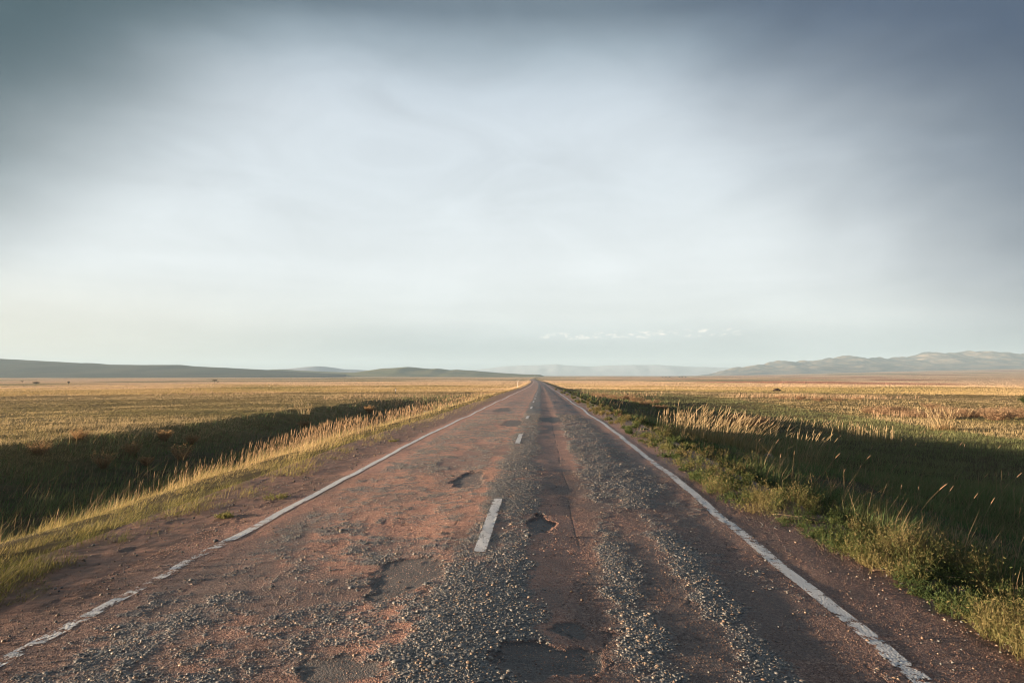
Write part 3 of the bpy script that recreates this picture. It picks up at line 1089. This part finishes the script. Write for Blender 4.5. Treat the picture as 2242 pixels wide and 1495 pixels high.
# ------------------------------------------------------------------ single plants that can be told apart
def tussock(name, n, spread_x, spread_y, hmin, hmax, lean, bend, wind, wsd, wmul, label, group, loc, head=True, base_green=True, fan=0.0, base_col=(.20, .19, .08)):
    t = thing(name, loc, label, 'grass clump', group)
    a, b, g = Acc(), Acc(), Acc()
    x = rng.normal(0, 1, n).clip(-2, 2) * spread_x
    y = rng.normal(0, 1, n).clip(-2, 2) * spread_y
    z = ground_z(x + loc[0], y + loc[1]) - loc[2] - .03
    h = rng.uniform(hmin, hmax, n)
    ld = rng.normal(wind, wsd, n)
    ln = np.abs(rng.normal(lean, lean * .5 + .02, n))
    if fan:
        ld = np.where(x > 0, 0.0, math.pi) + rng.normal(0, .5, n)
        ln = np.abs(x) / (spread_x * 2) * fan + .03
    bd = np.abs(rng.normal(bend, bend * .6 + .02, n))
    c = lerp_col([(.36, .26, .135), (.48, .36, .20), (.60, .46, .28)], rng.random(n))
    p = np.stack([x, y, z], 1)
    blades(a, p, h, np.full(n, .006 * wmul), ld, ln, bd, np.tile(base_col, (n, 1)) * .4 + c * .6, 4, c, tipw=.45)
    a.build('grass_stems', M_DRY, t)  # straw stems of the clump
    if head:
        heads(b, p, h, ld, ln, bd, .72, .0055 * wmul * rng.uniform(.7, 1.2, n), c)
        b.build('seed_plumes', M_DRY, t)  # seed heads at the stem tips
    if base_green:
        m = n * 2
        x = rng.normal(0, 1, m).clip(-2, 2) * spread_x
        y = rng.normal(0, 1, m).clip(-2, 2) * spread_y
        z = ground_z(x + loc[0], y + loc[1]) - loc[2] - .03
        blades(g, np.stack([x, y, z], 1), rng.uniform(.25, .5, m) * hmax * .7, np.full(m, .008 * wmul), rng.uniform(0, 6.28, m), np.abs(rng.normal(0, .25, m)), np.abs(rng.normal(0, .25, m)),
               lerp_col([base_col, (.34, .27, .12)], rng.random(m)), 2)
        g.build('leaves', M_GRASS, t)
    return t


def at_row(u, v):
    """the first spot of ground seen at photo column u and row v"""
    yy = np.linspace(6, 120, 4000)
    xx = px(u, yy)
    row = VPY - (ground_z(xx, yy) - CAMZ) / yy * FPX
    j = int(np.argmax(row <= v))
    return (float(xx[j]), float(yy[j]), float(ground_z(xx[j], yy[j])))


def at(u, y):
    x = float(px(u, y))
    return (x, y, float(ground_z(x, y)))


GC = 'tall grass clumps'
tussock('tall_grass_clump', 150, .55, .6, .45, 1.15, .05, .14, .2, .6, 2.0, 'broad upright clump of pale seeding grass, left half of the pair by the verge', GC, at(1500, 29.5))
tussock('tall_grass_clump', 280, .9, .5, .5, 1.65, .08, .28, 0.0, .3, 1.8, 'largest clump of pale seeding grass, its stalks bent over to the right', GC, at(1588, 26.5))
tussock('tall_grass_clump', 70, .38, .3, .9, 1.5, .05, .10, .1, .5, 3.0, 'lone tall pale grass tussock standing alone at the shadow edge of the right field', GC, at(2040, 41.0), fan=.35, base_col=(.22, .12, .06))
tussock('tall_grass_clump', 46, .20, .25, .9, 1.55, .05, .12, .1, .5, 3.2, 'lone pale fan-shaped grass tussock standing in the dark ditch', GC, at_row(662, 918), fan=.30, head=True)
tussock('tall_grass_clump', 60, .75, .5, .5, .95, .03, .06, .1, .6, 2.3, 'small upright grass clump in the shaded right field, short bright tips', GC, at(1893, 33.5))
tussock('tall_grass_clump', 34, .35, .3, .8, 1.45, .10, .25, 0, .3, 1.9, 'slender grass clump leaning right, with long bright plumes', GC, at(1748, 25.0))
tussock('tall_grass_clump', 50, .6, .5, .55, .9, .12, .25, .1, .5, 2.2, 'pale grass clump spreading at the far end of the shaded bank', GC, at(1700, 44))
tussock('tall_grass_clump', 60, .8, .6, .5, .85, .08, .15, .1, .5, 2.2, 'pale loose grass clump right behind the slender leaning one', GC, at(1795, 40))
tussock('tall_grass_clump', 260, .60, .55, .16, .34, .12, .3, .2, .8, 1.1, 'low silvery grass clump on the shaded right bank below the big clump', GC, at(1668, 20.3), head=False, base_col=(.30, .29, .17))
tussock('tall_grass_clump', 190, .45, .45, .14, .30, .12, .3, .2, .8, 1.1, 'low silvery grass clump beside the weeds, nearer the road edge', GC, at(1445, 24.5), head=False, base_col=(.30, .29, .17))
tussock('tall_grass_clump', 230, .62, .3, .14, .32, .2, .3, .2, 1.0, .8, 'short stubbly straw clump among the dark weeds of the right bank', GC, at(2040, 10.2), head=False, base_col=(.26, .21, .10))

# single stalks with a seed head on the shaded right bank
STK = []
proto_spec = [(.72, .12, .22), (.85, .28, .30), (.62, .06, .06), (.78, .40, .22)]
for (h, ln, bd) in proto_spec:
    a, b = Acc(), Acc()
    one = lambda v: np.array([v], float)
    p = np.zeros((1, 3))
    c = np.array([(.52, .33, .21)])
    blades(a, p, one(h), one(.0055), one(0.0), one(ln), one(bd), np.array([(.20, .16, .08)]), 5, c, tipw=.6, yaw=one(.3))
    heads(b, p, one(h), one(0.0), one(ln), one(bd), .82, one(.0054), c * .85)
    STK.append((a, b))
SL = 'tall dry grass stalk with one pale seed head standing in the shaded right bank'
SG = 'single dry stalks on the shaded right bank'
spots = [(1918, 1020), (1932, 1000), (1948, 985), (2040, 1060), (2058, 1068), (2085, 1050), (2098, 1090), (2120, 1090), (2130, 1035), (2143, 1060), (2165, 1040), (2172, 1085), (2190, 1065),
         (2200, 1050), (2205, 1095), (2218, 1080), (2228, 1060), (2235, 1100), (1945, 960), (1958, 955), (1968, 968), (1980, 958), (1995, 948), (2002, 962), (2030, 960), (2045, 975), (2075, 970), (2120, 985),
         (1800, 985), (1790, 960), (1775, 992), (1842, 1010), (1850, 1030), (1868, 985), (1722, 1000), (1735, 975), (1705, 965), (1830, 945), (1860, 930), (2150, 1130), (2100, 1140), (2215, 1130), (2180, 1150),
         (2010, 1100), (1985, 1085), (1965, 1110), (1940, 1080), (2055, 1120), (1815, 1040), (1770, 1030), (1690, 1010), (1655, 990), (1640, 960), (1905, 965), (1885, 1000), (2232, 1140), (2190, 1120)]
proto = []
for i, (u, v) in enumerate(spots):
    # v is the row of the stalk's foot: find the depth where the bank shows at that row
    yy = np.linspace(7, 60, 800)
    xx = px(u, yy)
    row = VPY - (ground_z(xx, yy) - CAMZ) / yy * FPX
    j = int(np.argmin(np.abs(row - v - 38)))
    loc = (float(xx[j]), float(yy[j]), float(ground_z(xx[j], yy[j])) - .02)
    k = i % 4
    if i < 4:
        t = thing('grass_stalk', loc, SL, 'grass stalk', SG, float(rng.normal(.1, .35)))
        t.scale = (1.0, 1.0, 1.0)
        STK[k][0].build('stem', M_DRY, t)
        STK[k][1].build('seed_head', M_DRY, t)
        proto.append(t)
    else:
        copy_thing(proto[k], loc, float(rng.normal(.1, .4)), float(rng.uniform(.85, 1.15)) * max(1, loc[1] / 20))

# straw stems dropped on the right shoulder
one = lambda v: np.array([v], float)
for i, (s_, y_, ang, ln_, lab) in enumerate([(4.05, 9.6, -.35, .55, 'long pale straw stem lying at the weed edge, topmost of the fallen ones'), (4.1, 9.35, -.28, .5, 'pale straw stem lying just below the topmost fallen one'),
                                             (4.2, 8.1, -.45, .55, 'pale straw stem lying flat on pebbles beside the weeds'), (4.35, 7.2, -.75, .45, 'bent straw stem poking out of the weeds over pebbles'),
                                             (4.25, 6.95, -.12, .8, 'longest fallen straw, lying level across the pebbly shoulder'), (4.6, 5.65, -.75, .45, 'short straw stem in dark weeds of the near right corner'),
                                             (4.75, 5.4, -.5, .4, 'straw stem lying on stones below the short dark one'), (4.5, 5.2, -.2, .45, 'lowest fallen straw, close to the near right corner')]):
    x_ = s_ + float(xroad(y_))
    t = Acc()
    n = 14
    q = np.linspace(-.5, .5, n)
    X = x_ + q * ln_ * math.cos(ang) + .012 * np.sin(q * 7 + i)
    Y = y_ + q * ln_ * math.sin(ang) + .02 * np.sin(q * 5 + 2 * i)
    zt = np.maximum(road_z(X - xroad(Y), Y), ground_z(X, Y)) + .02 + .012 * np.abs(np.sin(q * 6 + i))
    ring = []
    for k_ in range(5):
        th = k_ * 2 * math.pi / 5
        ring.append(np.stack([X - math.sin(ang) * .0035 * math.cos(th), Y + math.cos(ang) * .0035 * math.cos(th), zt + .0035 * math.sin(th)], 1))
    v = np.stack(ring + ring[:1], 1).reshape(-1, 3)
    f4 = grid_faces(n, 6)
    f = np.concatenate([f4[:, [0, 1, 2]], f4[:, [0, 2, 3]]])
    t.add(v, f, np.tile((.60, .42, .27), (len(v), 1)))
    tag(t.build('straw_stem', M_DRY), lab, 'straw', 'fallen straw stems on the shoulder')


def bush_parts(root, w_, h_, n_tw, n_lf, tw_col, lf_cols, lsz, tw_w, flat=False):
    """twigs fanning up from the root with leaves or seed tufts on their upper parts"""
    a, b = Acc(), Acc()
    az_ = rng.uniform(0, 6.283, n_tw)
    out = np.sqrt(rng.random(n_tw))
    L = h_ * rng.uniform(.6, 1.05, n_tw) * (1 - .25 * out)
    p = np.stack([np.cos(az_) * out * w_ * .12, np.sin(az_) * out * w_ * .12, np.full(n_tw, -.04)], 1)
    ln = out * w_ * .5 / h_
    bd = np.abs(rng.normal(.12, .12, n_tw))
    blades(a, p, L, np.full(n_tw, tw_w), az_, ln, bd, np.tile(tw_col, (n_tw, 1)), 3, tipw=.35)
    a.build('twig_foliage', M_TWIG, root)
    idx = rng.integers(0, n_tw, n_lf)
    t = rng.uniform(.3, 1.0, n_lf) ** .8
    ldv = np.stack([np.cos(az_), np.sin(az_), np.zeros(n_tw)], 1)[idx]
    q = p[idx] + ldv * (L[idx] * (ln[idx] * t + bd[idx] * t * t))[:, None]
    q[:, 2] += L[idx] * (t - .35 * bd[idx] * t * t)
    q += rng.normal(0, .03 * w_, (n_lf, 3))
    dv = rng.normal(size=(n_lf, 3)) + np.array((0, 0, .5))
    dv /= np.linalg.norm(dv, axis=1)[:, None]
    leaves(b, q, dv, rng.uniform(.6, 1.4, n_lf) * lsz, rng.uniform(.3, .6, n_lf) * lsz, lerp_col(lf_cols, rng.random(n_lf)))
    b.build('foliage', M_GRASS, root)


BUSH = [(.28, .16, .07), (.40, .25, .12), (.50, .33, .17)]
bl = [(205, 1030, .95, .85, 'ragged dry brown bush in the dark left ditch, nearest the camera'), (270, 1000, .95, .7, 'dry brown bush in the ditch, the middle one of three'),
      (305, 1022, .7, .5, 'small sprawling dry bush low in the dark ditch'), (385, 1010, 1.2, .85, 'widest dry brown bush of the ditch, behind the straw stalks'),
      (345, 968, .9, .75, 'feathery dry bush half way up the dark ditch bank'), (408, 975, .8, .6, 'small feathery bush behind the widest dry one'),
      (660, 938, 1.1, .7, 'orange dry bush at the foot of the lone ditch tussock'), (805, 905, 1.3, .9, 'orange-brown bush among the straw of the ditch lip'),
      (60, 1000, 1.1, .7, 'dim reddish bush in the ditch close to the left edge'), (150, 965, 1.0, .6, 'reddish bush on the lit upper edge of the left ditch')]
for (u, v, w_, h_, lab) in bl:
    t = thing('dry_bush', at_row(u, v), lab, 'bush', 'dry bushes of the left ditch', float(rng.uniform(0, 6)))
    y_ = t.location[1]
    bush_parts(t, w_, h_ * 1.1, 70, 900, (.24, .15, .08), BUSH, .026 * max(1, y_ / 16), .008 * max(1, y_ / 16))

RED = [(.21, .125, .075), (.29, .185, .105), (.38, .26, .15)]
RS = [(u, float(y_)) for u, y_ in zip(np.concatenate([np.linspace(1300, 1445, 9), np.linspace(1590, 1650, 4), np.linspace(1880, 2230, 22), np.linspace(1700, 1860, 5)]),
                                      np.concatenate([np.linspace(88, 62, 9) + rng.normal(0, 2, 9), np.full(4, 45) + rng.normal(0, 1, 4), 57 + rng.normal(0, 3.0, 22), 92 + rng.normal(0, 6, 5)]))]
protos = []
for i, (u, y_) in enumerate(RS):
    if i < 4:
        t = thing('reddish_shrub', at(u, y_), 'low reddish brown shrub in the straggling belts on the right plain', 'shrub', 'reddish shrubs on the right plain')
        bush_parts(t, 1.5 + .3 * i, .55 + .1 * (i % 3), 60, 800, (.14, .07, .045), RED, .085, .018)
        protos.append(t)
    else:
        copy_thing(protos[i % 4], at(u, y_), float(rng.uniform(0, 6)), float(rng.uniform(.7, 1.3)))

t = thing('green_bush', at(2216, 78), 'dark green rounded bush near the right edge of the plain', 'bush')
bush_parts(t, 2.2, 1.2, 90, 2200, (.05, .045, .02), [(.03, .05, .015), (.06, .08, .025)], .13, .02)
t = thing('dead_weed', at(1955, 8.1), 'reddish dead weed at the border of green weeds and dark grass', 'weed')
bush_parts(t, .5, .3, 60, 380, (.24, .11, .06), RED, .02, .005)
t = thing('dead_weed', at(1352, 35), 'pinkish dry weed leaning over the road edge far ahead', 'weed')
bush_parts(t, .5, .28, 50, 300, (.38, .2, .12), [(.4, .22, .13), (.5, .3, .19)], .03, .01)
for (s_, y_, w_, lab) in ((-3.55, 10.6, .5, 'green weed tuft alone on the dirt shoulder beside the left edge line'), (-3.7, 9.2, .3, 'thin straw-green weed tuft on the dirt, nearer than the larger one'), (-3.65, 19.5, .35, 'small weed tuft on the shoulder far along the left edge line')):
    t = thing('weed_tuft', (s_, y_, float(road_z(s_, y_)) - .01), lab, 'weed', 'weed tufts on the dirt shoulder')
    bush_parts(t, w_, .13, 60, 420, (.17, .15, .05), [(.13, .14, .04), (.26, .23, .08)], .03, .005)


# ------------------------------------------------------------------ far trees, posts, stones, animal
M_BARK = rock_mat('bark', (.06, .045, .03), (.12, .09, .06), 6)
M_LEAF = plant_mat('tree_leaf', .2, .1)


def tree(u, y_, h_, cw, ch, lab, cols):
    t = thing('tree', at(u, y_), lab, 'tree', 'lone small trees on the left plain', float(rng.uniform(0, 6)))
    vs, fs = [], []

    def limb(p0, p1, r0, r1):
        base = len(vs)
        d = (p1 - p0) / np.linalg.norm(p1 - p0)
        a = np.cross(d, (0.3, 1, 0.2))
        a /= np.linalg.norm(a)
        b_ = np.cross(d, a)
        for k_ in range(5):
            f_ = k_ / 4
            c_ = p0 + (p1 - p0) * f_ + a * .05 * math.sin(f_ * 5)
            for j_ in range(7):
                th = j_ * 2 * math.pi / 7
                vs.append(c_ + (a * math.cos(th) + b_ * math.sin(th)) * (r0 + (r1 - r0) * f_))
        for k_ in range(4):
            for j_ in range(7):
                fs.append([base + k_ * 7 + j_, base + k_ * 7 + (j_ + 1) % 7, base + (k_ + 1) * 7 + (j_ + 1) % 7, base + (k_ + 1) * 7 + j_])
    fork = np.array((.05, 0, h_ - ch * .9))
    limb(np.array((0, 0, -.2)), fork, .13 * h_ / 3, .09 * h_ / 3)
    tips = []
    for k_ in range(7):
        a = k_ * .9 + rng.uniform(0, .5)
        tip = fork + np.array((math.cos(a) * cw * rng.uniform(.2, .42), math.sin(a) * cw * rng.uniform(.2, .42), ch * rng.uniform(.3, .75)))
        limb(fork, tip, .06 * h_ / 3, .015)
        tips.append(tip)
    mesh_obj('trunk', np.array(vs), np.array(fs), M_BARK, t)
    b_ = Acc()
    n = 1500
    cl = np.array(tips + [fork + np.array((rng.normal(0, cw * .2), rng.normal(0, cw * .2), ch * .5)) for _ in range(8)])
    i_ = rng.integers(0, len(cl), n)
    q = cl[i_] + rng.normal(0, 1, (n, 3)) * np.array((cw * .10, cw * .10, ch * .13))
    dv = rng.normal(size=(n, 3))
    dv /= np.linalg.norm(dv, axis=1)[:, None]
    leaves(b_, q, dv, rng.uniform(.12, .28, n), rng.uniform(.08, .16, n), lerp_col(cols, rng.random(n)))
    b_.build('crown', M_LEAF, t)


DKT = [(.03, .032, .014), (.06, .055, .022)]
tree(45, 430, 3.0, 3.6, 1.7, 'dark flat-topped tree, largest of the lone trees on the left plain', DKT)
tree(121, 520, 2.9, 2.0, 1.9, 'small dark tree leaning right, second from the left edge', DKT)
tree(457, 560, 3.2, 4.0, 1.7, 'brownish spreading tree below the end of the dark hill', [(.07, .05, .022), (.13, .085, .045)])
tree(464, 760, 1.8, 2.0, 1.2, 'tiny brown tree just above the spreading brownish one', [(.10, .06, .03), (.15, .09, .05)])
tree(13, 720, 2.4, 2.6, 1.6, 'tiny brown tree close to the left edge of the plain', [(.10, .06, .03), (.15, .09, .05)])

# far clumps on the skyline
for i, (u, y_, w_, h_) in enumerate([(1484, 2300, 5, 3.2), (1490, 2320, 6, 3.0), (1497, 2300, 5, 2.6), (1448, 2350, 5, 2.6), (1455, 2300, 6, 2.8), (1463, 2330, 5, 3.0)]):
    t = thing('skyline_tree', at(u, y_), 'tiny dark tree in the row on the skyline right of the road', 'tree', 'row of tiny trees on the skyline')
    bush_parts(t, w_, h_ * 1.3, 40, 260, (.05, .045, .03), [(.035, .04, .02), (.06, .06, .03)], 1.2, .3)

m_post, k, b, o = principled('post_paint', .6, .3)
n = k.noise(k.node('ShaderNodeTexCoord').outputs['Object'], 9, 4, .6)
k.put(b.inputs['Base Color'], k.mix(k.sstep(n, .4, .7), (.72, .66, .60), (.50, .42, .36)))
m_dark, k, b, o = principled('post_dark', .7, .3)
n = k.noise(k.node('ShaderNodeTexCoord').outputs['Object'], 12, 3, .6)
k.put(b.inputs['Base Color'], k.mix(n, (.05, .045, .04), (.11, .09, .07)))


def prism(name, w0, w1, d, z0, z1, mat, parent, sides=8, bev=.82, off=(0, 0), tilt=0):
    rows, v = [(z0, 1.0), (z0 + (z1 - z0) * .5, .97), (z1 - (z1 - z0) * .04, .93), (z1, .6)], []
    for z_, q in rows:
        f_ = (z_ - z0) / (z1 - z0)
        ww = w0 + (w1 - w0) * f_
        for j_ in range(sides):
            th = (j_ + .5) * 2 * math.pi / sides
            v.append((math.cos(th) * ww * q * .5 + off[0] + tilt * (z_ - z0), math.sin(th) * d * q * .5 + off[1], z_))
    f = [[k_ * sides + j_, k_ * sides + (j_ + 1) % sides, (k_ + 1) * sides + (j_ + 1) % sides, (k_ + 1) * sides + j_] for k_ in range(3) for j_ in range(sides)]
    c0 = len(v)
    v.append((off[0] + tilt * (z1 - z0), off[1], z1))
    f += [[3 * sides + j_, 3 * sides + (j_ + 1) % sides, c0, c0] for j_ in range(sides)]
    me = bpy.data.meshes.new(name)
    me.from_pydata(v, [], [list(dict.fromkeys(q)) for q in f])
    me.materials.append(mat)
    o_ = bpy.data.objects.new(name, me)
    COL.objects.link(o_)
    o_.parent = parent
    return o_


t = thing('road_post', at(1133.5, 240), 'slim whitish post standing on the left verge near the road end', 'post')
prism('shaft', .20, .17, .18, -.3, 2.05, m_post, t)
prism('bracket', .15, .12, .12, 2.05, 2.55, m_post, t, off=(.22, 0))
prism('arm', .30, .26, .10, 1.93, 2.05, m_post, t, 4, off=(.15, 0))
t = thing('marker_post', at(864, 142), 'short dark post with a white face standing in the left field', 'post')
prism('shaft', .16, .14, .14, -.3, .62, m_dark, t)
prism('sign_face', .30, .30, .12, .60, 1.02, m_post, t, 4)
prism('cap', .26, .22, .2, 1.02, 1.13, m_dark, t, off=(.05, 0))


def boulder(loc, sx, sy, sz, mat, lab, seed):
    v, f = ico2()
    v2 = v.copy()
    d = fbm(v[:, 0] * 1.6 + seed, v[:, 1] * 1.6 + v[:, 2] * 1.3, seed, 3)
    v2 = v * (.72 + .6 * d)[:, None] * np.array((sx, sy, sz))
    o_ = mesh_obj('boulder', v2, f, mat, smooth=False)
    o_.location = (loc[0], loc[1], loc[2] + sz * .35)
    tag(o_, lab, 'rock', 'pale rocks in the left field')


M_PALE = rock_mat('pale_rock', (.42, .39, .37), (.28, .25, .23), 5)
M_PINK = rock_mat('pink_rock', (.50, .34, .27), (.36, .23, .17), 5)
boulder(at(932, 78), .34, .3, .26, M_PALE, 'pale grey rock in the grass beyond the dark ditch, larger one', 4)
boulder(at(898, 80), .26, .26, .17, M_PINK, 'small pinkish rock left of the larger pale rock', 9)
boulder(at(1672, 24.8), .16, .16, .14, rock_mat('grey_rock', (.26, .23, .22), (.18, .16, .16), 7), 'grey stone in the shaded grass right of the bent grass clump', 12)


def build_cow():
    t = at(1690, 178)
    me = bpy.data.meshes.new('cow')
    jn = [(0, 0, .42, .36), (.35, 0, .50, .40), (-.35, 0, .36, .32), (-.72, 0, .24, .24), (-1.02, 0, .17, .14), (.62, 0, .44, .30), (.86, -.02, .34, .17), (1.06, -.05, .30, .15), (1.26, -.08, .20, .09),
          (.45, -.36, .16, .13), (.80, -.42, .10, .09), (-.45, -.32, .14, .15), (-.15, -.44, .09, .10), (.98, .16, .44, .05), (.98, -.24, .42, .05)]
    ed = [(0, 1), (0, 2), (2, 3), (3, 4), (1, 5), (5, 6), (6, 7), (7, 8), (1, 9), (9, 10), (2, 11), (11, 12), (7, 13), (7, 14)]
    me.from_pydata([j[:3] for j in jn], ed, [])
    o_ = bpy.data.objects.new('cow', me)
    COL.objects.link(o_)
    sk = o_.modifiers.new('skin', 'SKIN')
    for i_, j in enumerate(jn):
        me.skin_vertices[0].data[i_].radius = (j[3], j[3])
    me.skin_vertices[0].data[0].use_root = True
    sk.use_smooth_shade = True
    sb = o_.modifiers.new('sub', 'SUBSURF')
    sb.levels = sb.render_levels = 2
    dg = bpy.context.evaluated_depsgraph_get()
    nm = bpy.data.meshes.new_from_object(o_.evaluated_get(dg))
    o_.modifiers.clear()
    o_.data = nm
    nm.name = 'cow'
    nm.materials.clear()
    m, k, b, _ = principled('brown_hide', .75, .2)
    P = k.node('ShaderNodeTexCoord').outputs['Object']
    n_ = k.noise(P, 2.0, 4, .6)
    k.put(b.inputs['Base Color'], k.mix(k.sstep(n_, .4, .65), (.022, .015, .012), (.065, .035, .022)))
    nm.materials.append(m)
    o_.location = (t[0], t[1], t[2] - .02)
    tag(o_, 'dark brown humped cow lying low in the golden grass of the right plain', 'cow')


build_cow()

# ------------------------------------------------------------------ haze: one closed box of even, pale air
def build_haze():
    R, z0, z1 = 13000, -75.0, 212.0
    v = [(-R, -R, z0), (R, -R, z0), (R, R, z0), (-R, R, z0), (-R, -R, z1), (R, -R, z1), (R, R, z1), (-R, R, z1)]
    f = [(0, 3, 2, 1), (4, 5, 6, 7), (0, 1, 5, 4), (1, 2, 6, 5), (2, 3, 7, 6), (3, 0, 4, 7)]
    o_ = mesh_obj('haze', v, f, smooth=False)
    m = bpy.data.materials.new('pale_air')
    m.use_nodes = True
    k = NT(m.node_tree)
    pv = k.node('ShaderNodeVolumePrincipled')
    pv.inputs['Color'].default_value = (.42, .58, .73, 1)
    pv.inputs['Density'].default_value = 1.15e-4
    pv.inputs['Anisotropy'].default_value = 0.0
    oo = k.node('ShaderNodeOutputMaterial')
    k.l.new(pv.outputs[0], oo.inputs['Volume'])
    o_.data.materials.append(m)
    tag(o_, 'thin pale haze that fades the far hills', 'haze', kind='stuff')
    return o_


build_haze()
